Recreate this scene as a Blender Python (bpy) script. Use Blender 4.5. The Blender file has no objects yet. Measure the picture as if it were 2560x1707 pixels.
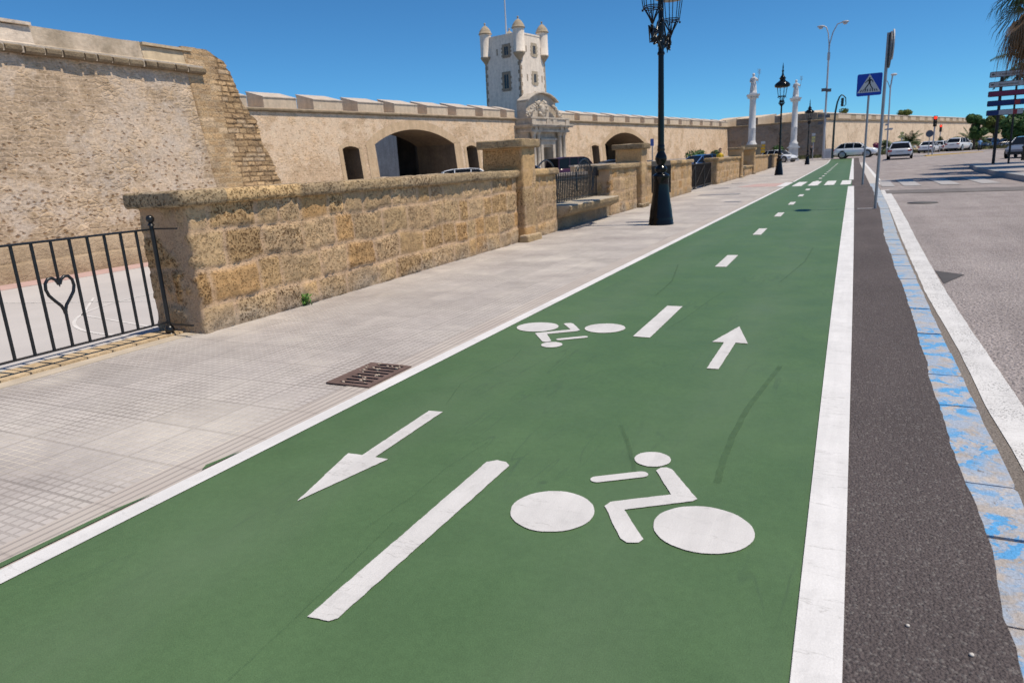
import bpy, bmesh, math, random
from mathutils import Vector, Matrix, noise, geometry
PI = math.pi
C = bpy.context.scene.collection
sc = bpy.context.scene
# ------------------------------------------------------------------ camera, sky, sun, exposure
cam_d = bpy.data.cameras.new('camera'); cam = bpy.data.objects.new('camera', cam_d); C.objects.link(cam)
cam_d.lens = 24.005; cam_d.sensor_width = 36.0; cam_d.clip_start = 0.05; cam_d.clip_end = 6000
_R = Vector((0.89937153, 0.06032933, -0.43300256)); _F = Vector((0.43393966, -0.24364645, 0.86737119)); _U = Vector((-0.05317162, -0.96798594, -0.24530797))
right = Vector((_R[0], _F[0], _U[0])); down = Vector((_R[1], _F[1], _U[1])); fwd = Vector((_R[2], _F[2], _U[2]))
m = Matrix((right, -down, -fwd)).transposed().to_4x4(); m.translation = Vector((0, 0, 1.3)); cam.matrix_world = m
cam_d.dof.use_dof = True; cam_d.dof.focus_distance = 4.2; cam_d.dof.aperture_fstop = 4.5
sc.camera = cam
SUN_AZ, SUN_EL = math.radians(86), math.radians(65)
w = bpy.data.worlds.new("World"); sc.world = w; w.use_nodes = True
nt = w.node_tree; sky = nt.nodes.new('ShaderNodeTexSky'); sky.sky_type = 'NISHITA'; sky.sun_disc = False
sky.sun_elevation = SUN_EL; sky.sun_rotation = SUN_AZ; sky.air_density = 0.7; sky.dust_density = 0.0; sky.ozone_density = 1.0; sky.altitude = 0
bg = nt.nodes['Background']; bg.inputs[1].default_value = 0.105
tint = nt.nodes.new('ShaderNodeMix'); tint.data_type = 'RGBA'; tint.blend_type = 'MULTIPLY'; tint.inputs[0].default_value = 1.0; tint.inputs[7].default_value = (0.36, 0.82, 1.13, 1)   # white balance of a hard blue noon sky
nt.links.new(sky.outputs[0], tint.inputs[6]); nt.links.new(tint.outputs[2], bg.inputs[0])
sun_d = bpy.data.lights.new('sun', 'SUN'); sun_d.energy = 4.4; sun_d.angle = math.radians(0.5); sun_d.color = (1.0, 0.895, 0.75)
sun = bpy.data.objects.new('sun', sun_d); C.objects.link(sun)
sd = Vector((math.sin(SUN_AZ) * math.cos(SUN_EL), math.cos(SUN_AZ) * math.cos(SUN_EL), math.sin(SUN_EL)))
sun.rotation_euler = (-sd).to_track_quat('-Z', 'Y').to_euler()
vs = sc.view_settings; vs.view_transform = 'Standard'; vs.look = 'None'; vs.exposure = 0.0; vs.gamma = 1.0; vs.use_curve_mapping = False

# ------------------------------------------------------------------ material helpers
class Mat:
    def __init__(s, name, rough=0.8, spec=0.3, metal=0.0, col=None):
        s.m = bpy.data.materials.new(name); s.m.use_nodes = True; s.nt = s.m.node_tree
        s.b = s.nt.nodes['Principled BSDF']; s.b.inputs['Roughness'].default_value = rough
        s.b.inputs['Specular IOR Level'].default_value = spec; s.b.inputs['Metallic'].default_value = metal
        if col: s.b.inputs['Base Color'].default_value = (*col, 1)
        s._c = None
    def n(s, t, ins=None, **kw):
        nd = s.nt.nodes.new('ShaderNode' + t)
        for k, v in kw.items(): setattr(nd, k, v)
        for k, v in (ins or {}).items(): s.set(nd.inputs[k], v)
        return nd
    def set(s, sock, v):
        if isinstance(v, bpy.types.NodeSocket): s.nt.links.new(v, sock)
        elif isinstance(v, (tuple, list)) and len(v) == 3 and sock.type == 'RGBA': sock.default_value = (*v, 1)
        else: sock.default_value = v
    def obj(s, scale=(1, 1, 1), rot=(0, 0, 0)):
        tc = s.n('TexCoord'); mp = s.n('Mapping', {'Vector': tc.outputs['Object'], 'Scale': scale, 'Rotation': rot}); return mp.outputs[0]
    def noise(s, vec, scale, detail=4, rough=0.55, dist=0.0):
        return s.n('TexNoise', {'Vector': vec, 'Scale': scale, 'Detail': detail, 'Roughness': rough, 'Distortion': dist}).outputs['Fac']
    def vor(s, vec, scale, feature='F1', out='Distance', rand=1.0):
        return s.n('TexVoronoi', {'Vector': vec, 'Scale': scale, 'Randomness': rand}, feature=feature).outputs[out]
    def ramp(s, fac, stops, interp='LINEAR'):
        r = s.n('ValToRGB', {'Fac': fac}); e = r.color_ramp; e.interpolation = interp
        while len(e.elements) < len(stops): e.elements.new(0.5)
        for el, (p, c) in zip(e.elements, stops):
            el.position = p; el.color = (c, c, c, 1) if isinstance(c, (int, float)) else (*c, 1)
        return r.outputs[0]
    def mix(s, fac, a, b, blend='MIX'):
        nd = s.n('Mix', data_type='RGBA', blend_type=blend); s.set(nd.inputs['Factor'], fac); s.set(nd.inputs[6], a); s.set(nd.inputs[7], b); return nd.outputs[2]
    def math(s, op, a, b=0.0, c=0.0):
        nd = s.n('Math', operation=op); s.set(nd.inputs[0], a); s.set(nd.inputs[1], b); s.set(nd.inputs[2], c); return nd.outputs[0]
    def color(s, c): s.set(s.b.inputs['Base Color'], c); return s
    def roughness(s, c): s.set(s.b.inputs['Roughness'], c); return s
    def bump(s, h, dist=0.01, strength=1.0, prev=None):
        ins = {'Height': h, 'Distance': dist, 'Strength': strength}
        if prev is not None: ins['Normal'] = prev
        o = s.n('Bump', ins).outputs[0]; s.set(s.b.inputs['Normal'], o); return o

def flat(name, col, rough=0.6, spec=0.3, metal=0.0, var=0.12, scale=3.0, bump=0.0):
    M = Mat(name, rough, spec, metal); v = M.obj()
    f = M.noise(v, scale, 6, 0.6)
    dark = tuple(c * (1 - var) for c in col); lite = tuple(min(1, c * (1 + var)) for c in col)
    M.color(M.ramp(f, [(0.3, dark), (0.7, lite)]))
    if bump: M.bump(M.noise(v, scale * 15, 4), bump)
    return M.m

# ---- stone with per-block colour attribute, pitted like shelly sandstone
def pitted_stone(name, pit=0.75, scale=1.0, bumpd=0.02, tint=(1, 1, 1)):
    M = Mat(name, 0.93, 0.15); v = M.obj()
    a = M.n('Attribute', attribute_name='Col', attribute_type='GEOMETRY').outputs['Color']
    att = M.n('Attribute', attribute_name='Pit', attribute_type='GEOMETRY').outputs['Fac']
    n1 = M.noise(v, 46 * scale, 5, 0.6, 0.0); n2 = M.noise(v, 110 * scale, 4, 0.6); n3 = M.noise(v, 2.2, 4)
    pv = M.n('VectorMath', {0: v, 1: M.n('VectorMath', {0: M.n('TexNoise', {'Vector': v, 'Scale': 40 * scale, 'Detail': 3}).outputs['Color'], 'Scale': 0.03}, operation='SCALE').outputs[0]}, operation='ADD').outputs[0]
    pd = M.math('ADD', M.vor(pv, 42 * scale), M.math('MULTIPLY', M.math('SUBTRACT', n1, 0.5), 1.5))
    pits = M.ramp(pd, [(0.20, 0.0), (0.40, 1.0)]); pits = M.math('MULTIPLY', pits, M.ramp(M.noise(v, 19 * scale, 5, 0.65), [(0.34, 0.25), (0.42, 1.0)]))
    n4 = M.noise(v, 7, 3); amount = M.math('MULTIPLY', M.ramp(n4, [(0.3, 0.45), (0.6, 1.0)]), att)
    pitf = M.math('SUBTRACT', 1.0, M.math('MULTIPLY', M.math('SUBTRACT', 1.0, pits), M.math('MULTIPLY', amount, pit)))
    grain = M.ramp(n2, [(0.3, 0.82), (0.7, 1.15)])
    c = M.mix(1.0, a, grain, 'MULTIPLY'); c = M.mix(1.0, c, M.ramp(n3, [(0.3, (0.82, 0.82, 0.84)), (0.7, (1.12, 1.1, 1.04))]), 'MULTIPLY')
    c = M.mix(1.0, c, tint, 'MULTIPLY')
    rg = M.ramp(M.noise(v, 30 * scale, 8, 0.78), [(0.34, 0.42), (0.46, 0.82), (0.56, 1.06), (0.70, 1.38)]); c = M.mix(M.math('MULTIPLY', att, 0.9), c, M.mix(1.0, c, rg, 'MULTIPLY'))
    c = M.mix(pitf, M.mix(1.0, c, (0.30, 0.21, 0.13), 'MULTIPLY'), c)  # shade inside the pits multiplied into the stone colour
    M.color(c)
    M.bump(M.math('ADD', pitf, M.math('MULTIPLY', n2, 0.25)), bumpd, 1.0)
    return M.m

# ---- rubble / plaster wall texture in the wall's own x-z plane
def rubble(name, base, stone, grey, sx=3.2, sz=6.5, pitting=0.7, patch=0.5, bumpd=0.05, plaster_amt=0.5, brick=0.85):
    M = Mat(name, 0.95, 0.12); v = M.obj()
    warp = M.n('TexNoise', {'Vector': v, 'Scale': 2.5, 'Detail': 3}).outputs['Color']
    wv = M.n('VectorMath', {0: warp, 1: (0.5, 0.5, 0.5)}, operation='SUBTRACT').outputs[0]
    wv = M.n('VectorMath', {0: wv, 'Scale': 0.22}, operation='SCALE').outputs[0]
    vv = M.n('VectorMath', {0: v, 1: wv}, operation='ADD').outputs[0]
    sv = M.n('VectorMath', {0: vv, 1: (sx, 1.0, sz)}, operation='MULTIPLY').outputs[0]
    vn = M.n('TexVoronoi', {'Vector': sv, 'Scale': 1.0}, feature='F1'); cellc = vn.outputs['Color']
    edge = M.vor(sv, 1.0, 'DISTANCE_TO_EDGE')
    cell = M.n('SeparateColor', {0: cellc}).outputs[0]
    big = M.noise(v, 0.55, 4, 0.6); mid = M.noise(v, 1.7, 5, 0.65); fine = M.noise(v, 14, 5, 0.65); pit = M.noise(sv, 2.2, 5, 0.7, 0.5)
    stonec = M.mix(cell, tuple(c * 0.78 for c in stone), tuple(min(1, c * 1.25) for c in stone))
    plas = M.ramp(M.math('ADD', M.math('MULTIPLY', big, 0.55), M.math('MULTIPLY', mid, 0.45)), [(0.5 - 0.13 * plaster_amt - 0.03, 0.0), (0.66 - 0.2 * plaster_amt, 1.0)])
    basec = M.mix(M.ramp(mid, [(0.35, 0.0), (0.7, 1.0)]), base, grey)
    stonec = M.mix(M.ramp(edge, [(0.0, 0.75), (0.13, 0.0)]), stonec, basec)
    c = M.mix(M.math('MULTIPLY', plas, 0.8), stonec, basec)
    sp = M.n('SeparateXYZ', {0: vv}); cv = M.n('CombineXYZ', {0: sp.outputs[0], 1: sp.outputs[2], 2: 0.0}).outputs[0]
    bk = M.n('TexBrick', {'Vector': cv, 'Scale': 1.0, 'Brick Width': 0.42, 'Row Height': 0.15, 'Mortar Size': 0.014, 'Mortar Smooth': 0.5, 'Color1': tuple(c_ * 0.74 for c_ in stone), 'Color2': tuple(min(1, c_ * 1.08) for c_ in stone), 'Mortar': tuple(c_ * 0.95 for c_ in base)})
    zone = M.ramp(M.math('SUBTRACT', M.noise(v, 0.38, 5, 0.65, 0.6), M.math('MULTIPLY', M.n('SeparateXYZ', {0: v}).outputs[2], 0.016)), [(0.44, 0.0), (0.50, 1.0)]); bk_ = M.mix(1.0, bk.outputs['Color'], (0.86, 0.84, 0.82), 'MULTIPLY'); zone = M.math('MULTIPLY', zone, M.ramp(mid, [(0.35, 0.35), (0.6, 1.0)]))
    c = M.mix(M.math('MULTIPLY', zone, brick), c, bk_)
    dkp = M.ramp(M.noise(v, 0.9, 6, 0.7, 0.5), [(0.30, 1.0), (0.42, 0.0)]); c = M.mix(M.math('MULTIPLY', dkp, 0.5), c, tuple(c_ * 0.5 for c_ in grey)); dk2 = M.ramp(M.noise(v, 2.6, 7, 0.75, 0.4), [(0.34, 1.0), (0.46, 0.0)]); c = M.mix(M.math('MULTIPLY', dk2, 0.4), c, tuple(c_ * 0.55 for c_ in stone)); lt2 = M.ramp(M.noise(v, 1.9, 7, 0.75, 0.4), [(0.56, 0.0), (0.68, 0.6)]); c = M.mix(lt2, c, tuple(min(0.85, c_ * 1.22) for c_ in base))
    c = M.mix(1.0, c, M.ramp(fine, [(0.3, 0.74), (0.7, 1.2)]), 'MULTIPLY')
    hv = M.n('VectorMath', {0: vv, 1: (sx * 1.5, 1.0, sz * 1.2)}, operation='MULTIPLY').outputs[0]; hn = M.n('TexVoronoi', {'Vector': hv, 'Scale': 1.0}, feature='F1')
    hsel = M.n('SeparateColor', {0: hn.outputs['Color']}).outputs[1]; hd_ = M.math('ADD', hn.outputs['Distance'], M.math('MULTIPLY', M.math('SUBTRACT', fine, 0.5), 0.5))
    hole = M.math('MAXIMUM', M.ramp(hd_, [(0.16, 0.0), (0.36, 1.0)]), M.ramp(hsel, [(0.42, 0.0), (0.48, 1.0)]))
    hole = M.math('MULTIPLY', hole, M.ramp(pit, [(0.30, 0.2), (0.38, 1.0)]))
    hole = M.math('SUBTRACT', 1.0, M.math('MULTIPLY', M.math('SUBTRACT', 1.0, hole), pitting))
    c = M.mix(hole, M.mix(1.0, c, (0.55, 0.45, 0.37), 'MULTIPLY'), c)
    M.color(c)
    h = M.math('ADD', M.math('MULTIPLY', M.ramp(edge, [(0.0, 0.0), (0.2, 1.0)]), M.math('SUBTRACT', 1.0, M.math('MULTIPLY', plas, 0.75))), M.math('MULTIPLY', fine, 0.5))
    h = M.math('ADD', h, M.math('MULTIPLY', hole, 0.9))
    M.bump(h, bumpd, 0.9)
    return M.m

# ------------------------------------------------------------------ object helpers
def tag(o, label=None, cat=None, group=None, kind=None):
    if label: o['label'] = label
    if cat: o['category'] = cat
    if group: o['group'] = group
    if kind: o['kind'] = kind
    return o
def thing(name, label, cat, loc=(0, 0, 0), rz=0.0, group=None):
    o = bpy.data.objects.new(name, None); C.objects.link(o); o.location = loc; o.rotation_euler = (0, 0, rz); o.empty_display_size = 0.1
    return tag(o, label, cat, group)
class MB:
    def __init__(s): s.v = []; s.f = []; s.mi = []; s.sm = []; s.col = None; s.pit = None
    def add(s, vs, fs, mi=0, smooth=False):
        b = len(s.v); s.v += [tuple(p) for p in vs]; s.f += [tuple(b + i for i in f) for f in fs]; s.mi += [mi] * len(fs); s.sm += [smooth] * len(fs); return s
    def box(s, x0, x1, y0, y1, z0, z1, mi=0, T=None):
        vs = [(x, y, z) for z in (z0, z1) for y in (y0, y1) for x in (x0, x1)]
        if T: vs = [T @ Vector(p) for p in vs]
        return s.add(vs, [(0, 2, 3, 1), (4, 5, 7, 6), (0, 1, 5, 4), (2, 6, 7, 3), (0, 4, 6, 2), (1, 3, 7, 5)], mi)
    def tube(s, pts, r, n=8, mi=0, caps=True, smooth=True):
        pts = [Vector(p) for p in pts]; k = len(pts); rs = r if isinstance(r, (list, tuple)) else [r] * k
        vs = []; prev = None
        for i, p in enumerate(pts):
            d = (pts[min(i + 1, k - 1)] - pts[max(i - 1, 0)]).normalized()
            if prev is None: a = d.orthogonal().normalized()
            else:
                a = prev - d * prev.dot(d); a = a.normalized() if a.length > 1e-6 else d.orthogonal().normalized()
            prev = a; b = d.cross(a)
            for j in range(n):
                t = 2 * PI * j / n; vs.append(p + (a * math.cos(t) + b * math.sin(t)) * rs[i])
        fs = [(i * n + j, i * n + (j + 1) % n, (i + 1) * n + (j + 1) % n, (i + 1) * n + j) for i in range(k - 1) for j in range(n)]
        s.add(vs, fs, mi, smooth)
        if caps: s.add([vs[j] for j in range(n)], [tuple(range(n))[::-1]], mi); s.add([vs[(k - 1) * n + j] for j in range(n)], [tuple(range(n))], mi)
        return s
    def lathe(s, prof, n=20, cx=0, cy=0, mi=0, smooth=True, rot=0.0):
        k = len(prof); vs = [(cx + r * math.cos(rot + 2 * PI * j / n), cy + r * math.sin(rot + 2 * PI * j / n), z) for r, z in prof for j in range(n)]
        fs = [(i * n + j, i * n + (j + 1) % n, (i + 1) * n + (j + 1) % n, (i + 1) * n + j) for i in range(k - 1) for j in range(n)]
        s.add(vs, fs, mi, smooth)
        if prof[0][0] > 1e-4: s.add(vs[:n], [tuple(range(n))[::-1]], mi)
        if prof[-1][0] > 1e-4: s.add(vs[-n:], [tuple(range(n))], mi)
        return s
    def ball(s, c, r, n=12, m=8, mi=0, sx=1, sy=1, sz=1):
        vs = [(c[0] + sx * r * math.sin(PI * i / m) * math.cos(2 * PI * j / n), c[1] + sy * r * math.sin(PI * i / m) * math.sin(2 * PI * j / n), c[2] - sz * r * math.cos(PI * i / m)) for i in range(m + 1) for j in range(n)]
        fs = [(i * n + j, i * n + (j + 1) % n, (i + 1) * n + (j + 1) % n, (i + 1) * n + j) for i in range(m) for j in range(n)]
        return s.add(vs, fs, mi, True)
    def poly(s, pts, z0, z1=None, mi=0):     # pts CCW in xy; sheet at z0, or prism z0..z1
        tri = geometry.tessellate_polygon([[Vector((p[0], p[1], 0)) for p in pts]])
        def up(t):
            a, b, c = [pts[i] for i in t]; return t if (b[0] - a[0]) * (c[1] - a[1]) - (b[1] - a[1]) * (c[0] - a[0]) > 0 else t[::-1]
        tri = [up(t) for t in tri]; n = len(pts)
        if z1 is None: return s.add([(p[0], p[1], z0) for p in pts], tri, mi)
        s.add([(p[0], p[1], z1) for p in pts], tri, mi); s.add([(p[0], p[1], z0) for p in pts], [t[::-1] for t in tri], mi)
        area = sum(pts[i][0] * pts[(i + 1) % n][1] - pts[(i + 1) % n][0] * pts[i][1] for i in range(n))
        sd_ = [(i, (i + 1) % n, n + (i + 1) % n, n + i) for i in range(n)]
        if area < 0: sd_ = [f[::-1] for f in sd_]
        return s.add([(p[0], p[1], z0) for p in pts] + [(p[0], p[1], z1) for p in pts], sd_, mi)
    def paint(s, pts, z, step=0.018, amp=0.0022):
        out = []; n = len(pts)
        for i in range(n):
            a, b_ = Vector(pts[i]).to_2d(), Vector(pts[(i + 1) % n]).to_2d(); L = (b_ - a).length; k = max(1, int(L / step)); d = (b_ - a) / max(L, 1e-6); nn = Vector((-d.y, d.x))
            for j in range(k):
                p = a + d * L * j / k; e = amp * (noise.noise(Vector((p.x * 31, p.y * 31, 1.5))) + 0.8 * noise.noise(Vector((p.x * 90, p.y * 90, 4.5)))); q = p + nn * e + (d * 0 if j else -nn * 0); out.append((q.x, q.y))
        return s.poly(out, z)
    def prism(s, pts, y0, y1, mi=0):         # pts in x-z, extruded along y
        t = MB(); t.poly(pts, y0, y1); return s.add([(x, z, y) for x, y, z in t.v], [f[::-1] for f in t.f], mi)
    def prismx(s, pts, x0, x1, mi=0):        # pts in y-z, extruded along x
        t = MB(); t.poly(pts, x0, x1); return s.add([(z, x, y) for x, y, z in t.v], t.f, mi)
    def build(s, name, mats, parent=None, loc=None, rz=0.0):
        me = bpy.data.meshes.new(name); me.from_pydata(s.v, [], s.f)
        for mt in (mats if isinstance(mats, (list, tuple)) else [mats]): me.materials.append(mt)
        me.polygons.foreach_set('material_index', s.mi); me.polygons.foreach_set('use_smooth', s.sm)
        if s.col:
            a = me.attributes.new('Col', 'FLOAT_COLOR', 'POINT'); flatc = [x for c in s.col for x in (*c, 1)]; a.data.foreach_set('color', flatc)
        if s.pit:
            a = me.attributes.new('Pit', 'FLOAT', 'POINT'); a.data.foreach_set('value', s.pit)
        me.update(); o = bpy.data.objects.new(name, me); C.objects.link(o)
        if parent: o.parent = parent
        if loc: o.location = loc
        o.rotation_euler = (0, 0, rz); return o
def copy_tree(o, parent=None):
    c = o.copy(); C.objects.link(c); c.parent = parent
    for ch in list(o.children): copy_tree(ch, c)
    return c
def text_mesh(body, size, name, mat, parent, loc, rot=(PI / 2, 0, 0)):
    cu = bpy.data.curves.new('tmp', 'FONT'); cu.body = body; cu.size = size; cu.extrude = 0.002; tx = bpy.data.objects.new('tmp', cu); C.objects.link(tx)
    bpy.context.view_layer.update(); me = bpy.data.meshes.new_from_object(tx.evaluated_get(bpy.context.evaluated_depsgraph_get())); bpy.data.objects.remove(tx)
    me.materials.clear(); me.materials.append(mat); o = bpy.data.objects.new(name, me); C.objects.link(o); o.parent = parent; o.location = loc; o.rotation_euler = rot; return o
def struct(o): o['kind'] = 'structure'; return o
def fn(x, y, z=0.0): return noise.noise(Vector((x, y, z)))
def fract(x, y, z=0.0, o=4): return noise.fractal(Vector((x, y, z)), 0.9, 2.1, o)

# ------------------------------------------------------------------ ground heights
def sstep(t): t = max(0, min(1, t)); return t * t * (3 - 2 * t)
def zg(Y): return 0.34 * sstep((Y - 78) / 20)
def zr(Y): return -0.06 + 0.40 * sstep((Y - 72) / 24)
def tab(y, T):
    if y <= T[0][0]: return T[0][1]
    for (a, va), (b_, vb) in zip(T, T[1:]):
        if y <= b_: return va + (vb - va) * (y - a) / (b_ - a)
    return T[-1][1]
KL = [(1.5, 0.462), (2.1, 0.475), (2.7, 0.49), (3.25, 0.474), (3.97, 0.473), (5.09, 0.484), (7.03, 0.503), (11.27, 0.493), (17.3, 0.6), (28, 0.66)]
KR = [(3.31, 0.642), (4.02, 0.643), (5.13, 0.639), (7.05, 0.646), (11.26, 0.677), (18.6, 0.8), (28, 0.86)]
WLT = [(3.48, 0.727), (4.23, 0.712), (5.38, 0.722), (7.39, 0.696), (11.79, 0.735), (15.7, 0.79), (20, 0.84), (27, 0.885)]
WRT = [(3.54, 0.885), (4.28, 0.882), (5.42, 0.874), (7.42, 0.869), (11.78, 0.925), (14.8, 0.985), (20, 1.06), (26, 1.13)]
def zr2(x, y): return zr(y) + 0.16 * sstep((y - 40) / 30) * sstep((x - 1.0) / 2.4) * (1 - sstep((y - 78) / 14))
def strip(name, xs_of_y, ys, zf, mat, nx=1):
    b = MB(); vs = []
    for y in ys:
        x0, x1 = xs_of_y(y)
        for i in range(nx + 1): vs.append((x0 + (x1 - x0) * i / nx, y, zf(y)))
    fs = [(j * (nx + 1) + i, j * (nx + 1) + i + 1, (j + 1) * (nx + 1) + i + 1, (j + 1) * (nx + 1) + i) for j in range(len(ys) - 1) for i in range(nx)]
    return b.add(vs, fs).build(name, mat)
def frange(a, b, n): return [a + (b - a) * i / n for i in range(n + 1)]

# ---- ground materials
M = Mat('plaza_ground', 0.95, 0.1); v = M.obj()
M.color(M.ramp(M.noise(v, 0.4, 8, 0.6), [(0.3, (0.30, 0.27, 0.24)), (0.7, (0.42, 0.39, 0.35))])); M.bump(M.noise(v, 30, 4), 0.01); m_ground = M.m

M = Mat('green_lane_paint', 0.66, 0.22); v = M.obj()
n1 = M.noise(v, 0.45, 5, 0.55); n2 = M.noise(v, 3.0, 6, 0.65); n3 = M.noise(v, 260, 3, 0.6)
c = M.ramp(n1, [(0.32, (0.076, 0.143, 0.063)), (0.68, (0.094, 0.167, 0.074))])
c = M.mix(1.0, c, M.ramp(n2, [(0.25, 0.90), (0.75, 1.07)]), 'MULTIPLY'); c = M.mix(1.0, c, M.ramp(n3, [(0.25, 0.74), (0.75, 1.22)]), 'MULTIPLY'); c = M.mix(1.0, c, M.ramp(M.noise(v, 38, 4, 0.7), [(0.3, 0.92), (0.7, 1.07)]), 'MULTIPLY')
stain = M.ramp(M.noise(v, 1.9, 6, 0.7, 1.2), [(0.20, 1.0), (0.30, 0.0)]); c = M.mix(M.math('MULTIPLY', stain, 0.35), c, (0.045, 0.075, 0.045))
spots = M.ramp(M.vor(v, 3.1), [(0.035, 1.0), (0.075, 0.0)]); c = M.mix(M.math('MULTIPLY', spots, M.ramp(n2, [(0.5, 0.0), (0.62, 0.5)])), c, (0.05, 0.085, 0.05))
sv = M.obj((1.0, 0.13, 1.0), (0, 0, 0.22)); sn = M.noise(sv, 5.0, 3, 0.5); skid = M.ramp(M.math('ABSOLUTE', M.math('SUBTRACT', sn, 0.5)), [(0.0, 1.0), (0.012, 0.0)])
msk = M.ramp(M.noise(v, 0.9, 2), [(0.50, 0.0), (0.62, 0.45)]); c = M.mix(M.math('MULTIPLY', skid, msk), c, (0.05, 0.085, 0.052))
gx = M.n('SeparateXYZ', {0: v}).outputs[0]
for cx_ in (0.62, 2.02):
    bd = M.ramp(M.math('ABSOLUTE', M.math('ADD', gx, cx_)), [(0.05, 1.0), (0.34, 0.0)]); c = M.mix(M.math('MULTIPLY', bd, M.ramp(M.noise(M.obj((1, 0.25, 1)), 2.4, 5, 0.65), [(0.35, 0.05), (0.7, 0.32)])), c, (0.135, 0.185, 0.115))
dust = M.ramp(M.noise(v, 1.1, 4, 0.6), [(0.45, 0.0), (0.8, 0.3)]); c = M.mix(dust, c, (0.125, 0.19, 0.11))
M.color(c); M.roughness(M.ramp(n2, [(0.2, 0.50), (0.8, 0.68)])); M.bump(M.math('ADD', n3, M.math('MULTIPLY', n2, 0.6)), 0.002, 0.8); m_green = M.m

def white_paint(name, wear=0.35, wearc=(0.42, 0.39, 0.36), col=(0.645, 0.63, 0.615), grainy=0.0):
    M = Mat(name, 0.7, 0.25); v = M.obj()
    n2 = M.noise(v, 3.0, 6, 0.65); n3 = M.noise(v, 180, 3, 0.6); n4 = M.noise(v, 22, 6, 0.7, 0.4)
    c = M.mix(1.0, col, M.ramp(n2, [(0.3, 0.90), (0.7, 1.06)]), 'MULTIPLY'); c = M.mix(1.0, c, M.ramp(n3, [(0.3, 0.92), (0.7, 1.06)]), 'MULTIPLY')
    c = M.mix(M.math('MULTIPLY', M.ramp(M.noise(M.obj((7, 0.5, 1)), 1.3, 5, 0.65), [(0.40, 0.8), (0.56, 0.0)]), 0.35), c, tuple(q * 0.72 for q in col)); c = M.mix(M.math('MULTIPLY', M.ramp(M.noise(v, 9, 6, 0.7, 0.8), [(0.32, 0.7), (0.46, 0.0)]), 0.4), c, tuple(q * 0.6 for q in col))
    f = M.ramp(n4, [(0.20, 1.0), (0.34, 0.0)]); c = M.mix(M.math('MULTIPLY', f, wear), c, wearc)
    if grainy:
        g = M.ramp(M.noise(v, 75, 5, 0.75), [(0.41, 1.0), (0.47, 0.0)]); g2 = M.ramp(M.noise(v, 2.5, 5, 0.65), [(0.38, 0.0), (0.58, 1.0)])
        c = M.mix(M.math('MULTIPLY', M.math('MULTIPLY', g, g2), grainy), c, (0.09, 0.085, 0.08))
    cr_ = M.noise(M.obj((0.35, 2.2, 1)), 1.6, 6, 0.6); c = M.mix(M.math('MULTIPLY', M.ramp(M.math('ABSOLUTE', M.math('SUBTRACT', cr_, 0.52)), [(0.0, 1.0), (0.0016, 0.0)]), 0.4), c, (0.25, 0.24, 0.22))
    M.color(c); M.bump(n3, 0.002, 0.7); return M.m
m_white = white_paint('white_marking_paint', 0.3); m_edge = white_paint('white_edge_paint', 0.15, col=(0.73, 0.72, 0.71)); m_roadwhite = white_paint('worn_road_paint', 0.5, (0.3, 0.28, 0.27), (0.70, 0.69, 0.675), 0.95)
m_zebra = white_paint('faded_zebra_paint', 0.6, (0.3, 0.28, 0.27), (0.45, 0.43, 0.42), 0.6)

def asphalt(name, a, b, speck, scale=120, bumpd=0.006, light=0.25):
    M = Mat(name, 0.92, 0.2); v = M.obj(); n1 = M.noise(v, 0.6, 5, 0.6); n3 = M.noise(v, scale, 4, 0.7); vo = M.vor(v, scale * 1.1)
    c = M.ramp(n1, [(0.3, a), (0.7, b)]); c = M.mix(1.0, c, M.ramp(n3, [(0.26, 0.35), (0.5, 1.0), (0.75, 1.5)]), 'MULTIPLY')
    cc = M.n('SeparateColor', {0: M.n('TexVoronoi', {'Vector': v, 'Scale': scale * 1.1}).outputs['Color']}).outputs[0]
    c = M.mix(M.math('MULTIPLY', M.ramp(cc, [(0.86, 0.0), (0.9, 1.0)]), light), c, speck)
    streak = M.noise(M.obj((1, 0.12, 1)), 2.2, 4, 0.6); c = M.mix(1.0, c, M.ramp(streak, [(0.3, 0.88), (0.7, 1.1)]), 'MULTIPLY')
    M.color(c); M.bump(M.math('ADD', M.math('SUBTRACT', 1.0, vo), n3), bumpd, 0.9); return M.m
m_verge = asphalt('verge_asphalt', (0.100, 0.084, 0.082), (0.135, 0.113, 0.110), (0.30, 0.28, 0.26), 105, 0.010, 0.4)
m_road = asphalt('road_asphalt', (0.30, 0.262, 0.252), (0.42, 0.373, 0.358), (0.42, 0.38, 0.35), 45, 0.02, 0.4)
m_patch = asphalt('patch_asphalt', (0.17, 0.155, 0.15), (0.20, 0.185, 0.18), (0.3, 0.3, 0.3), 60, 0.008)

# pavement: small-cell concrete tiles 40 cm square
M = Mat('pavement_tiles', 0.85, 0.25); v = M.obj()
big = M.n('TexBrick', {'Vector': v, 'Scale': 1.0, 'Mortar Size': 0.008, 'Mortar Smooth': 0.3, 'Brick Width': 0.40, 'Row Height': 0.40, 'Bias': 0.0, 'Color1': (0.0, 0, 0), 'Color2': (1, 1, 1), 'Mortar': (0.5, 0.5, 0.5)}, offset=0.0, squash=1.0)
small = M.n('TexBrick', {'Vector': v, 'Scale': 1.0, 'Mortar Size': 0.0065, 'Mortar Smooth': 0.4, 'Brick Width': 0.0571, 'Row Height': 0.05, 'Bias': 0.0, 'Color1': (0, 0, 0), 'Color2': (1, 1, 1), 'Mortar': (0.5, 0.5, 0.5)}, offset=0.0)
n1 = M.noise(v, 0.7, 5, 0.6); n2 = M.noise(v, 5, 6, 0.65); n3 = M.noise(v, 150, 3)
tile = M.n('SeparateColor', {0: big.outputs['Color']}).outputs[0]; cell = M.n('SeparateColor', {0: small.outputs['Color']}).outputs[0]
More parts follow.
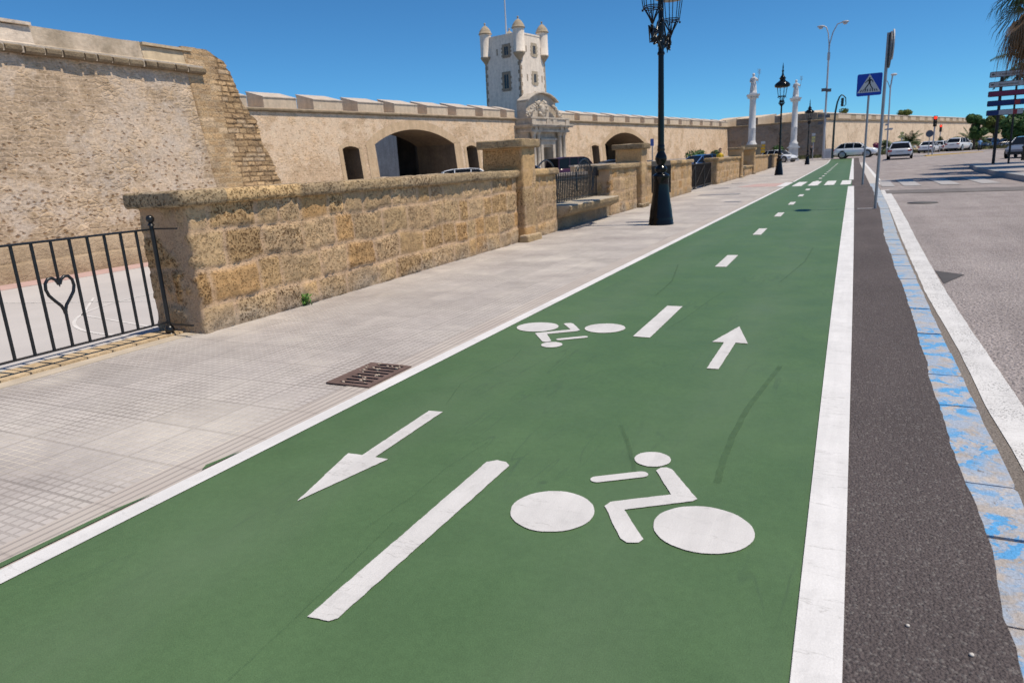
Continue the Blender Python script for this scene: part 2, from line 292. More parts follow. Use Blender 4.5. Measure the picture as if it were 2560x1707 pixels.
c = M.ramp(n1, [(0.32, (0.40, 0.363, 0.342)), (0.5, (0.475, 0.438, 0.41)), (0.66, (0.53, 0.492, 0.45))])
c = M.mix(1.0, c, M.ramp(tile, [(0.0, 0.88), (0.15, 0.97), (1.0, 1.06)]), 'MULTIPLY'); c = M.mix(1.0, c, M.ramp(cell, [(0.0, 0.96), (1.0, 1.04)]), 'MULTIPLY')
c = M.mix(1.0, c, M.ramp(n2, [(0.25, 0.86), (0.75, 1.08)]), 'MULTIPLY')
jf = M.ramp(M.noise(v, 0.8, 3), [(0.50, 0.0), (0.62, 1.0)])
jc = M.mix(jf, (0.24, 0.205, 0.18), (0.72, 0.65, 0.54)); jstr = M.ramp(M.noise(v, 1.7, 4, 0.6), [(0.35, 0.38), (0.62, 1.0)])
c = M.mix(M.math('MULTIPLY', small.outputs['Fac'], M.math('MULTIPLY', jstr, 0.66)), c, jc); c = M.mix(M.math('MULTIPLY', big.outputs['Fac'], 0.28), c, (0.25, 0.22, 0.20))
gum = M.ramp(M.vor(v, 2.2), [(0.03, 1.0), (0.05, 0.0)]); c = M.mix(M.math('MULTIPLY', gum, 0.3), c, (0.2, 0.18, 0.17))
M.color(c); M.bump(M.math('SUBTRACT', M.math('MULTIPLY', n3, 0.2), M.math('ADD', small.outputs['Fac'], big.outputs['Fac'])), 0.004, 0.7); m_pave = M.m

M = Mat('ribbed_edge_tiles', 0.85, 0.25); v = M.obj(); sx = M.n('SeparateXYZ', {0: v})
ribs = M.math('PINGPONG', sx.outputs[0], 0.024); ribf = M.ramp(M.math('DIVIDE', ribs, 0.024), [(0.15, 0.0), (0.5, 1.0)])
n1 = M.noise(v, 1.5, 5); jy = M.math('PINGPONG', sx.outputs[1], 0.2); jj = M.ramp(jy, [(0.0, 1.0), (0.012, 0.0)])
c = M.ramp(n1, [(0.3, (0.43, 0.38, 0.345)), (0.7, (0.50, 0.455, 0.41))]); c = M.mix(M.math('MULTIPLY', M.math('SUBTRACT', 1.0, ribf), 0.35), c, (0.33, 0.29, 0.27)); c = M.mix(M.math('MULTIPLY', jj, 0.4), c, (0.25, 0.22, 0.2))
M.color(c); M.bump(ribf, 0.006, 0.8); m_rib = M.m

# kerb stones with flaking blue paint
M = Mat('flaking_blue_kerb', 0.85, 0.25); v = M.obj()
n1 = M.noise(v, 7, 7, 0.7, 0.6); n2 = M.noise(v, 3, 4, 0.6); n3 = M.noise(v, 90, 4, 0.7); n4 = M.noise(v, 11, 6, 0.65, 0.3)
c = M.ramp(n2, [(0.3, (0.40, 0.365, 0.335)), (0.5, (0.50, 0.455, 0.42)), (0.7, (0.57, 0.54, 0.51))])
c = M.mix(M.ramp(n4, [(0.42, 0.0), (0.54, 0.75)]), c, (0.36, 0.46, 0.60))
patchy = M.ramp(M.noise(v, 2.1, 4, 0.6), [(0.38, 0.0), (0.52, 1.0)])
c = M.mix(M.math('MULTIPLY', M.ramp(n1, [(0.50, 0.0), (0.535, 1.0)]), M.math('MULTIPLY', patchy, 0.92)), c, (0.09, 0.38, 0.74))
sy = M.n('SeparateXYZ', {0: v}).outputs[1]; far_ = M.ramp(M.math('MULTIPLY', sy, 0.05), [(0.25, 0.0), (0.6, 0.55)]); c = M.mix(far_, c, (0.42, 0.44, 0.44))
c = M.mix(M.ramp(M.noise(v, 16, 6, 0.75, 0.5), [(0.34, 0.8), (0.39, 0.0)]), c, (0.22, 0.19, 0.165)); c = M.mix(1.0, c, M.ramp(n3, [(0.3, 0.72), (0.7, 1.15)]), 'MULTIPLY')
M.color(c); M.bump(M.math('ADD', n1, n3), 0.008, 0.8); m_kerb = M.m
m_gutter = asphalt('gutter_grime', (0.19, 0.165, 0.145), (0.24, 0.21, 0.185), (0.4, 0.37, 0.33), 90, 0.006)
m_conc = flat('pale_concrete', (0.50, 0.47, 0.44), 0.9, 0.2, var=0.10, scale=1.2, bump=0.003)
m_court = flat('court_concrete', (0.50, 0.475, 0.46), 0.9, 0.2, var=0.08, scale=0.5, bump=0.002)
m_red = flat('red_paving', (0.49, 0.345, 0.315), 0.9, 0.2, var=0.12, scale=2)
m_yellowk = flat('yellow_kerb_paint', (0.62, 0.40, 0.08), 0.8, 0.2, var=0.2, scale=1.5)

# ---- terrain sheet (reaches the horizon, sunken where the sports court lies)
xs = [-3000, -900, -300, -120, -70, -50, -40, -34, -30, -26, -23, -19, -15, -11, -8, -6.3, -5.86, -5.84, -4, 0, 5, 12, 30, 80, 300, 1000, 3000]
ys = [-3000, -900, -300, -120, -60, -40, -20, -12, -6, 0, 6, 12, 17, 20, 23, 26, 29, 33, 45, 60, 72, 76, 80, 84, 88, 92, 96, 100, 130, 200, 400, 1000, 3000]
def hz(x, y):
    s_ = 1 if (-34 < x < -5.85 and -21 < y) else 0
    return zg(y) - 0.10 - 0.90 * s_ * (1 - sstep((y - 20) / 9))
b = MB(); b.add([(x, y, hz(x, y)) for y in ys for x in xs], [(j * len(xs) + i, j * len(xs) + i + 1, (j + 1) * len(xs) + i + 1, (j + 1) * len(xs) + i) for j in range(len(ys) - 1) for i in range(len(xs) - 1)])
struct(b.build('ground', m_ground))
b = MB(); b.box(-33.5, -5.9, -20.5, 19.5, -1.2, -0.9); struct(b.build('sports_court', m_court))
b = MB()
b.poly([(-19.9, -20), (-18.25, -20), (-18.25, 19.3), (-19.9, 19.3)], -0.896); struct(b.build('court_red_band', m_red))
def ribbon(pts, wd):
    L, R_ = [], []
    for i, p in enumerate(pts):
        a = Vector(pts[max(0, i - 1)]); c_ = Vector(pts[min(len(pts) - 1, i + 1)]); d = (c_ - a).normalized(); nrm = Vector((-d.y, d.x)) * wd / 2
        L.append((p[0] + nrm.x, p[1] + nrm.y)); R_.append((p[0] - nrm.x, p[1] - nrm.y))
    return L + R_[::-1], L, R_
def ribbon_mesh(mb, pts, wd, z, zf=None):
    _, L, R_ = ribbon(pts, wd); n = len(pts); vs = [(x, y, z + (zf(y) if zf else 0)) for x, y in L + R_]
    mb.add(vs, [(i, n + i, n + i + 1, i + 1) for i in range(n - 1)])
b = MB()
ribbon_mesh(b, [(-10.4 + 3.0 * math.cos(a), 9.6 + 3.0 * math.sin(a)) for a in frange(1.6, 4.9, 30)], 0.06, -0.894)
ribbon_mesh(b, [(-16.5, 8.0), (-12.8, 8.9), (-8, 10.2)], 0.05, -0.894); ribbon_mesh(b, [(-14.4, 9.0), (-12.6, 7.6), (-9, 7.0)], 0.05, -0.894)
struct(b.build('court_line', flat('court_line_paint', (0.66, 0.64, 0.62), 0.8)))
# retaining edge + brick edging under the fence
b = MB(); b.box(-5.95, -5.68, -8, 4.35, -1.1, -0.004); struct(b.build('retaining_edge', m_conc))
M = Mat('brick_edging', 0.9, 0.2); v = M.obj()
br = M.n('TexBrick', {'Vector': M.obj((1, 1, 1), (0, 0, PI / 2)), 'Scale': 1.0, 'Brick Width': 0.215, 'Row Height': 0.5, 'Mortar Size': 0.007, 'Color1': (0.50, 0.37, 0.22), 'Color2': (0.60, 0.46, 0.29), 'Mortar': (0.14, 0.11, 0.08)}, offset=0.0)
M.color(M.mix(1.0, br.outputs['Color'], M.ramp(M.noise(v, 20, 5), [(0.3, 0.75), (0.7, 1.15)]), 'MULTIPLY')); M.bump(M.math('SUBTRACT', M.noise(v, 60, 3), br.outputs['Fac']), 0.008); m_edging = M.m
b = MB(); b.box(-5.68, -5.40, -8, 4.12, -0.3, 0.022); struct(b.build('brick_edging', m_edging))
b = MB(); b.box(-5.40, -5.25, -8, 4.14, -0.3, 0.006); struct(b.build('sandy_joint', flat('sandy_joint', (0.50, 0.43, 0.34), 0.95, 0.1, var=0.15, scale=4)))
b = MB(); b.box(-5.9, -5.40, 4.12, 110, -1.1, -0.01); struct(b.build('wall_footing_ground', m_conc))

Yl = frange(-6, 92.5, 60); Yp = frange(-6, 99, 60)
struct(strip('pavement', lambda y: (-5.42 if y < 4.2 else min(-5.42, -5.42 - 0.024 * (y - 4.2)), -2.62 + 0.0067 * min(y, 30)), Yp, lambda y: zg(y), m_pave, 2))
struct(strip('ribbed_paving_edge', lambda y: (-2.86 + 0.0067 * min(y, 30), -2.64 + 0.0067 * min(y, 30)), Yl, lambda y: zg(y) + 0.004, m_rib))
struct(strip('bike_lane', lambda y: (-2.66 + 0.0067 * min(y, 30), 0.02), Yl, lambda y: zg(y) + 0.008, m_green))
LX = lambda y: -2.655 + 0.0072 * min(y, 30)
struct(strip('lane_edge_line', lambda y: (LX(y), LX(y) + 0.098), frange(-6, 29.5, 30), lambda y: 0.012, m_edge))
struct(strip('lane_edge_line', lambda y: (LX(y), LX(y) + 0.098), frange(34.5, 92.5, 30), lambda y: zg(y) + 0.012, m_edge))
struct(strip('lane_edge_line', lambda y: (-0.052 - 0.05 * (1 - math.exp(-y / 6)), 0.046 + 0.05 * (1 - math.exp(-y / 9))), frange(-6, 28.3, 40), lambda y: 0.014, m_edge))
struct(strip('lane_edge_line', lambda y: (-0.10, 0.085), frange(34.5, 92.3, 30), lambda y: zg(y) + 0.014, m_edge))
# asphalt verge with ragged edge lapping on to the kerb
def vx(y):
    return tab(y, KL) + 0.014 * fract(y * 1.3, 3.1) + 0.007 * fract(y * 9, 9.0) + 0.004 * fract(y * 31, 2.0) - 0.025 * max(0, fract(y * 0.8, 5.5))
struct(strip('asphalt_verge', lambda y: (0.02, vx(y) if y < 27.5 else 0.62), frange(-4, 27.6, 500) + frange(27.7, 92, 30), lambda y: zg(y) + 0.010, m_verge, 3))
# kerb: row of stones
b = MB(); rnd = random.Random(5); y = -3.0
while y < 30:
    l = rnd.uniform(0.42, 0.56) if y > 0 else 0.5
    xr = tab(y, KR); g_ = rnd.choice([0.001, 0.002, 0.003, 0.012]); z = 0.0 + rnd.uniform(-0.002, 0.004)
    x0 = 0.40; vs = []
    jit = [rnd.uniform(-0.006, 0.006) for _ in range(4)]
    top = [(x0, y + g_), (xr - 0.012, y + g_ + jit[0]), (xr, y + g_ + 0.02), (xr + jit[1], y + l * 0.5), (xr, y + l - 0.03), (xr - 0.012, y + l - g_ + jit[2]), (x0, y + l - g_)]
    b.poly(top, -0.12, z + 0.002); y += l
struct(b.build('kerb', m_kerb))
b = MB(); yy_ = frange(-3, 29, 64); vs = []
for y in yy_: vs += [(0.42, y, -0.007), (tab(y, KR) - 0.006, y, -0.007)]
b.add(vs, [(2 * i, 2 * i + 1, 2 * i + 3, 2 * i + 2) for i in range(len(yy_) - 1)]); struct(b.build('kerb_bed', flat('kerb_mortar', (0.42, 0.36, 0.30), 0.95, 0.1, var=0.25, scale=9, bump=0.006)))
struct(strip('kerb', lambda y: (0.60, 0.95), frange(30, 92, 20), lambda y: zg(y) + 0.006, m_conc))
struct(strip('gutter', lambda y: (0.55, tab(y, WLT) + 0.03), frange(-4, 28, 40), lambda y: -0.055, m_gutter))
# road
b = MB(); ys_ = frange(-6, 92, 40); vs = []; xr_ = [0.60, 0.9, 1.3, 1.8, 2.4, 3.2, 4.0, 6, 60]; nr_ = len(xr_)
for y in ys_: vs += [(x, y, zr2(x, y)) for x in xr_]
b.add(vs, [(j * nr_ + i, j * nr_ + i + 1, (j + 1) * nr_ + i + 1, (j + 1) * nr_ + i) for j in range(len(ys_) - 1) for i in range(nr_ - 1)])
ys_ = frange(92, 300, 12); vs = []
for y in ys_: vs += [(-5.5, y, zr(y) + 0.002), (60, y, zr(y) + 0.002)]
b.add(vs, [(2 * i, 2 * i + 1, 2 * i + 3, 2 * i + 2) for i in range(len(ys_) - 1)])
struct(b.build('road', m_road))
def wl(y): c_ = 0.79 + 0.0065 * min(y, 28); return c_
struct(strip('road_edge_line', lambda y: (tab(y, WLT) + 0.006 * fract(y * 5, 1.7), tab(y, WRT) + 0.006 * fract(y * 4, 7.7)), frange(-3, 26.2, 200), lambda y: -0.051, m_roadwhite))
struct(strip('road_edge_line', lambda y: (0.97, 1.14), frange(30, 78, 20), lambda y: zr(y) + 0.012, m_edge))
b = MB(); b.poly([(0.98, 24.0), (9.5, 23.2), (9.5, 25.3), (1.0, 25.9)], -0.048); struct(b.build('road_patch_or_shadow', m_patch))
# median pavement at the side with kerb
MED = [(5.35, -6), (5.42, 28), (5.38, 33), (5.65, 41), (6.15, 47.6), (6.6, 48.4), (9, 49.2), (60, 50), (60, -6)]
b = MB(); b.poly(MED[::-1] if False else MED, -0.1, 0.13); struct(b.build('median_pavement', flat('median_paving', (0.36, 0.33, 0.32), 0.9, 0.2, var=0.12, scale=1.5, bump=0.003)))
edge = MED[:8]; b = MB(); _, L, R_ = ribbon(edge, 0.30)
for i in range(len(edge) - 1): b.poly([L[i], R_[i], R_[i + 1], L[i + 1]], -0.1, 0.134)
struct(b.build('median_kerb', flat('median_kerbstone', (0.32, 0.33, 0.34), 0.85, 0.2, var=0.1)))
# traffic island with yellow kerb
ISL = [(5.9, 85.5), (6.6, 83.8), (12.6, 91.8), (20, 99.5), (21, 103), (14, 99), (7.2, 92.5)]
b = MB(); b.poly(ISL, -0.2, 0.30); struct(b.build('traffic_island', m_ground))
b = MB(); _, L, R_ = ribbon([(6.6, 83.8), (12.6, 91.8)], 0.35); b.poly([L[0], R_[0], R_[1], L[1]], -0.2, 0.34); struct(b.build('island_kerb', m_yellowk))
b = MB(); _, L, R_ = ribbon([(12.8, 92.1), (20, 99.5)], 0.35); b.poly([L[0], R_[0], R_[1], L[1]], -0.2, 0.33)
_, L, R_ = ribbon([(5.7, 85.7), (6.4, 83.7)], 0.4); b.poly([L[0], R_[0], R_[1], L[1]], -0.2, 0.31); struct(b.build('island_kerb', m_conc))

# ------------------------------------------------------------------ painted road marks (each a thing)
ORD = ['first', 'second', 'third', 'fourth', 'fifth', 'sixth', 'seventh', 'eighth', 'ninth', 'tenth', 'eleventh', 'twelfth', 'thirteenth', 'fourteenth', 'fifteenth', 'sixteenth', 'seventeenth', 'eighteenth', 'nineteenth', 'twentieth', 'twenty-first', 'twenty-second', 'twenty-third', 'twenty-fourth', 'twenty-fifth']
k = 0
for i in range(26):
    y0 = 1.34 + 3.575 * i; y1 = y0 + (1.18 if i < 2 else 1.05)
    if 29.5 < y0 < 33.0 or y0 > 90: continue
    b = MB(); zz = zg(y0) + 0.0125; xo = -0.0007 * y0 * (1 if y0 < 20 else 0) - (0.014 if y0 >= 20 else 0)
    if i == 0: pts = [(-1.412, 1.33), (-1.335, 1.338), (-1.318, 1.36), (-1.302, 2.515), (-1.335, 2.545), (-1.38, 2.55), (-1.419, 2.516)]
    else: pts = [(-1.425 + xo, y0 + rnd.uniform(0, .02)), (-1.29 + xo, y0), (-1.30 + xo, y1), (-1.438 + xo, y1)]
    (b.paint if i < 4 else b.poly)(pts, zz); o = b.build('lane_dash', m_white)
    lab = ['long white centre dash beside the big upright cyclist symbol', 'white centre dash between the small arrow and the inverted cyclist'][k] if k < 2 else f'{ORD[k]} white centre dash of the green lane, counted from the big cyclist symbol'
    tag(o, lab, 'road marking', 'white dashes along the middle of the green cycle lane'); k += 1
def cyclist_symbol(): 
    b = MB(); z = 0.0125
    def circ(cx, cy, rx, ry=None, rot=0.0, n=40):
        ry = ry or rx; b.paint([(cx + rx * math.cos(t) * math.cos(rot) - ry * math.sin(t) * math.sin(rot), cy + rx * math.cos(t) * math.sin(rot) + ry * math.sin(t) * math.cos(rot)) for t in frange(0, 2 * PI, n)[:-1]], 0)
    circ(-0.28, -0.031, 0.163, 0.161); circ(0.28, 0.031, 0.176, 0.165); circ(-0.038, 0.555, 0.080, 0.079)
    t = [(-0.68, 2.677), (-0.668, 2.712), (-0.645, 2.722), (-0.62, 2.712), (-0.468, 2.478), (-0.481, 2.455), (-0.708, 2.3), (-0.583, 2.118), (-0.592, 2.09), (-0.63, 2.075), (-0.66, 2.094), (-0.786, 2.302), (-0.778, 2.342), (-0.570, 2.482)]
    b.paint([(x + 0.685, y - 2.232) for x, y in t][::-1], 0)
    a = Vector((-0.89, 2.513)); e = Vector((-0.728, 2.622)); d = (e - a).normalized(); nn = Vector((-d.y, d.x)); r = 0.028; pts = []
    for q in frange(PI / 2, 3 * PI / 2, 8): pts.append(a + (d * math.cos(q) + nn * math.sin(q)) * r)
    for q in frange(-PI / 2, PI / 2, 8): pts.append(e + (d * math.cos(q) + nn * math.sin(q)) * r)
    b.poly([(p.x + 0.685, p.y - 2.232) for p in pts], 0); return b
o = cyclist_symbol().build('cyclist_symbol', m_white); o.location = (-0.685, 2.232, 0.0125); tag(o, 'big upright white cyclist symbol beside the long centre dash', 'road marking', 'cyclist symbols painted on the green lane')
o2 = o.copy(); C.objects.link(o2); o2.location = (-1.998, 5.094, 0.0125); o2.rotation_euler = (0, 0, PI + 0.04); tag(o2, 'upside-down white cyclist symbol close to the pavement edge line')
b = MB(); b.paint([(-1.965, 3.03), (-2.05, 3.02), (-2.026, 2.39), (-2.107, 2.385), (-1.99, 1.91), (-1.876, 2.39), (-1.95, 2.392)], 0.0125); tag(b.build('lane_arrow', m_white), 'long white arrow pointing to the viewer, next to the drain grate side', 'road marking', 'arrows painted on the green lane')
b = MB(); b.paint([(-0.752, 4.235), (-0.679, 4.24), (-0.674, 4.915), (-0.589, 4.907), (-0.719, 5.421), (-0.836, 4.9), (-0.752, 4.908)], 0.0125); tag(b.build('lane_arrow', m_white), 'white arrow pointing away up the lane, ahead of the big cyclist', 'road marking', 'arrows painted on the green lane')
for i in range(5):
    x0 = -2.72 + 0.585 * i; b = MB(); b.poly([(x0, 29.9), (x0 + 0.36, 29.9), (x0 + 0.38, 33.9), (x0 + 0.02, 33.9)], 0.0135)
    tag(b.build('crossing_stripe', m_edge), f'{ORD[i]} bright zebra stripe on the green lane, counted from the pavement', 'road marking', 'zebra stripes across the green cycle lane')
for i in range(6):
    x0 = 0.98 + 0.0 if i == 0 else 1.66 + 1.15 * (i - 1); s_ = 0.42 if i == 0 else 0.56; b = MB(); b.poly([(x0 + 0.02, 28.4), (x0 + s_, 28.2), (x0 + s_ + 0.05, 34.0), (x0 + 0.03, 34.2)], -0.045)
    if x0 < 5: tag(b.build('crossing_stripe', m_zebra), f'{ORD[i]} faded grey-white zebra stripe on the road, counted from the kerb', 'road marking', 'zebra stripes across the road')

# tyre marks and hairline cracks in the green paint
def mark_mat(name, col, lo, hi, scale):
    M = Mat(name, 0.75, 0.2, col=col); v = M.obj(); f = M.ramp(M.noise(v, scale, 6, 0.75), [(lo - 0.05, 0.08), (hi - 0.2, 0.38)]); tr = M.n('BsdfTransparent'); mx = M.n('MixShader', {0: f, 1: tr.outputs[0], 2: M.b.outputs[0]})
    M.nt.links.new(mx.outputs[0], M.nt.nodes['Material Output'].inputs['Surface']); return M.m
m_skid = mark_mat('tyre_rubber_mark', (0.066, 0.118, 0.056), 0.40, 0.95, 14); m_crack = mark_mat('hairline_crack', (0.066, 0.12, 0.056), 0.40, 0.9, 12)
for pts, wd, mt in (([(-0.33, 4.41), (-0.38, 3.95), (-0.42, 3.55), (-0.435, 3.15), (-0.43, 2.85), (-0.415, 2.62)], 0.030, m_skid), ([(-0.98, 3.14), (-0.90, 2.98), (-0.79, 2.72), (-0.76, 2.62)], 0.02, m_skid),
    ([(-1.52, 2.72), (-1.56, 2.4), (-1.55, 2.1), (-1.58, 1.8)], 0.004, m_crack), ([(-1.50, 1.9), (-1.47, 1.6), (-1.44, 1.3), (-1.42, 1.0)], 0.004, m_crack), ([(-1.24, 5.2), (-1.18, 5.6), (-1.12, 6.4), (-1.05, 7.0)], 0.008, m_crack),
    ([(-2.1, 4.35), (-2.05, 4.1), (-2.12, 3.5), (-2.0, 3.1)], 0.005, m_crack), ([(-1.9, 8.6), (-1.7, 7.4), (-1.66, 6.4)], 0.018, m_skid), ([(-0.6, 7.5), (-0.45, 9.0), (-0.42, 10.5)], 0.018, m_skid)):
    b = MB(); pp = []
    for i in range(len(pts) - 1):
        for j in range(8): f_ = j / 8; pp.append((pts[i][0] * (1 - f_) + pts[i + 1][0] * f_ + 0.006 * fn(i * 3 + j, 2.2), pts[i][1] * (1 - f_) + pts[i + 1][1] * f_))
    ribbon_mesh(b, pp, wd, 0.0155); struct(b.build('lane_scuff', mt))
# drain grate
m_rust = flat('rusty_iron', (0.15, 0.10, 0.085), 0.8, 0.3, var=0.25, scale=12, bump=0.002); m_dark = Mat('dark_void', 0.9, 0.1, col=(0.01, 0.01, 0.01)).m
t = thing('drain_grate', 'rusty iron drain grate set in the pavement beside the white line', 'drain grate', (-2.83, 3.515, 0.004), 0.0)
b = MB(); b.box(-0.175, 0.165, -0.235, 0.235, -0.02, 0.001); b.build('pit', m_dark, t)
b = MB()
b.box(-0.178, -0.10, -0.24, 0.24, 0.001, 0.010); b.box(0.125, 0.168, -0.24, 0.24, 0.001, 0.010)
for i in range(9):
    y = -0.24 + i * 0.057; b.box(-0.10, 0.125, y, y + (0.030 if i else 0.035), 0.001, 0.010)
b.build('frame', m_rust, t)
b = MB(); rn = random.Random(3)
for i in range(26):
    x, y, r = rn.uniform(-.14, .12), rn.uniform(-.22, .22), rn.uniform(.004, .010); b.ball((x, y, 0.012), r, 6, 4, sx=1.6)
b.build('dry_leaf_litter', flat('dry_litter', (0.45, 0.36, 0.28), 0.9), t)['kind'] = 'stuff'
# manholes / covers
for (x, y, a, c_, lab) in [(-5.0, 35.5, 0.5, 0.5, 'grey manhole cover close to the stone wall past the iron gate'), (-4.95, 30.7, 0.6, 0.5, 'grey manhole cover in the pavement opposite the iron gate'), (-3.1, 21.2, 0.45, 0.35, 'small grey cover beside the white line past the tall lamp post'), (-4.2, 25.5, 1.4, 0.5, 'long pale service cover in the middle of the pavement')]:
    b = MB(); b.box(-a / 2, a / 2, -c_ / 2, c_ / 2, 0.0, 0.006); b.box(-a / 2 + .04, a / 2 - .04, -c_ / 2 + .04, c_ / 2 - .04, 0.006, 0.008); o = b.build('manhole_cover', flat('cover_metal', (0.27, 0.26, 0.26), 0.6, 0.4, 0.3)); o.location = (x, y, 0); tag(o, lab, 'manhole cover', 'covers in the pavement')
b = MB(); b.poly([(0.90, 8.85), (0.90, 8.0), (1.15, 8.6)], -0.0555); struct(b.build('road_patch_or_shadow', flat('painted_shadow', (0.09, 0.085, 0.085), 0.9, 0.2)))  # triangular cast shadow painted on the road as a dark sheet
b = MB(); b.lathe([(0.33, -0.06), (0.33, -0.052), (0.0, -0.052)], 24); o = b.build('manhole_cover', flat('dark_cover', (0.09, 0.085, 0.08), 0.7, 0.4), loc=(1.6, 19.7, 0.006)); tag(o, 'round dark manhole cover in the road beyond the tall sign pole', 'manhole cover')
b = MB(); b.poly([(-2.71, 1.05), (-2.672, 1.0), (-2.664, 1.75), (-2.69, 1.6)], 0.0095); b.poly([(-2.69, 2.05), (-2.66, 2.0), (-2.655, 2.25)], 0.0095); struct(b.build('paint_overspray', m_green))
b = MB(); b.poly([(-4.4, 31.2), (-2.75, 30.4), (-2.70, 33.8), (-3.9, 33.8)], 0.004); struct(b.build('red_tactile_paving', m_red))
# pebbles
for i, (x, y, r, lab) in enumerate([(0.215, 1.93, 0.0055, 'tiny white pebble on the dark asphalt verge'), (0.355, 1.86, 0.0065, 'tan pebble on the verge nearer the blue kerb')]):
    b = MB(); b.ball((0, 0, 0), r, 8, 6, sz=0.7); o = b.build('pebble', flat('pebble_' + 'ab'[i], (0.62, 0.58, 0.52), 0.8)); o.location = (x, y, 0.014); tag(o, lab, 'pebble', 'loose pebbles on the verge')

# ------------------------------------------------------------------ masonry generator (real relief, colour per block)
def lay_blocks(L, H, courses, wmin, wmax, seed, cols, mort, mcol_pit=0.15, z0=0.0):
    r = random.Random(seed); rows = []; z = z0
    hs = courses
    for h in hs:
        row = []; x = -r.uniform(0, wmax * 0.5)
        while x < L:
            wd = r.uniform(wmin, wmax); c = r.choice(cols); kf = r.uniform(0.9, 1.1); row.append((x, x + wd, tuple(q * kf for q in c), r.uniform(0.3, 1.0), r.uniform(-0.006, 0.010))); x += wd
        rows.append((z, z + h, row)); z += h
    return rows
def find_block(rows, u, z):
    for a, b_, row in rows:
        if z < b_ or (a, b_, row) == rows[-1]:
            for q in row:
                if u < q[1]: return min(u - q[0], q[1] - u), min(z - a, b_ - z), q
            return 0, 0, row[-1]
    return 0, 0, rows[-1][2][-1]
def masonry(path, z0, z1, rows, res=0.03, mort=(0.5, 0.4, 0.28), relief=0.012, rough=0.008, joint=0.018, batter=0.0, seed=0, zres=None, grey_base=True, warp=0.03, smear=0.0):
    """open path of (x, y) points; outward normal is to the right of travel"""
    pts = []; P_ = [Vector(p) for p in path]; u = 0.0
    for i in range(len(P_) - 1):
        d = P_[i + 1] - P_[i]; L = d.length; n = max(1, int(L / res)); d.normalize(); nr = Vector((d.y, -d.x))
        for j in range(n + (1 if i == len(P_) - 2 else 0)):
            p = P_[i] + d * (L * j / n); nn = nr.copy()
            if j == 0 and i > 0:
                dp = (P_[i] - P_[i - 1]).normalized(); nn = (nr + Vector((dp.y, -dp.x))).normalized() * 0.6
            pts.append((p, nn, u + L * j / n))
        u += L
    nz = max(1, int((z1 - z0) / (zres or res))); b = MB(); b.col = []; b.pit = []; vs = []
    for k_ in range(nz + 1):
        z = z0 + (z1 - z0) * k_ / nz
        for p, nn, uu in pts:
            wu = uu + warp * fn(uu * 2.1, z * 2.1, seed); wz = z + warp * fn(uu * 1.7 + 9, z * 1.7, seed + 4)
            dx, dz, q = find_block(rows, wu, wz); e = min(dx, dz); mf = 1 - min(1, max(0, (e - joint * 0.4) / (joint * 0.9)))
            mf *= 0.65 + 0.7 * max(0, fn(uu * 1.3, z * 1.3, seed + 11) + 0.3)
            if nn.x < -0.4 and abs(nn.y) < 0.5: mf = max(mf, smear * sstep((fract(p.y * 3.2, z * 2.6, seed + 2) - 0.10) / 0.12))
            mf = min(1, mf)
            h = (1 - mf) * (relief + q[4]) + rough * fract(uu * 9, z * 9, seed) * (1 - 0.5 * mf) + rough * 0.6 * fn(uu * 40, z * 40, seed) * (1 - mf)
            pp = p + nn * (h + batter * (z1 - z)); vs.append((pp.x, pp.y, z))
            c = tuple(q[2][t_] * (1 - mf) + mort[t_] * mf for t_ in range(3))
            if grey_base:
                g_ = max(0, min(1, 1 - (z - z0) / 0.22 + fract(uu * 1.5, z * 3, seed + 3) * 0.8)) * 0.6; c = tuple(c[t_] * (1 - g_) + (0.36, 0.32, 0.27)[t_] * g_ for t_ in range(3))
            b.col.append(c); b.pit.append(q[3] * (1 - mf) + 0.15 * mf)
    n = len(pts); b.add(vs, [(j * n + i, j * n + i + 1, (j + 1) * n + i + 1, (j + 1) * n + i) for j in range(nz) for i in range(n - 1)], 0, True); return b
def grow(b, vs, fs, col, pit=0.5):
    b.col += [col] * len(vs); b.pit += [pit] * len(vs); b.add(vs, fs)
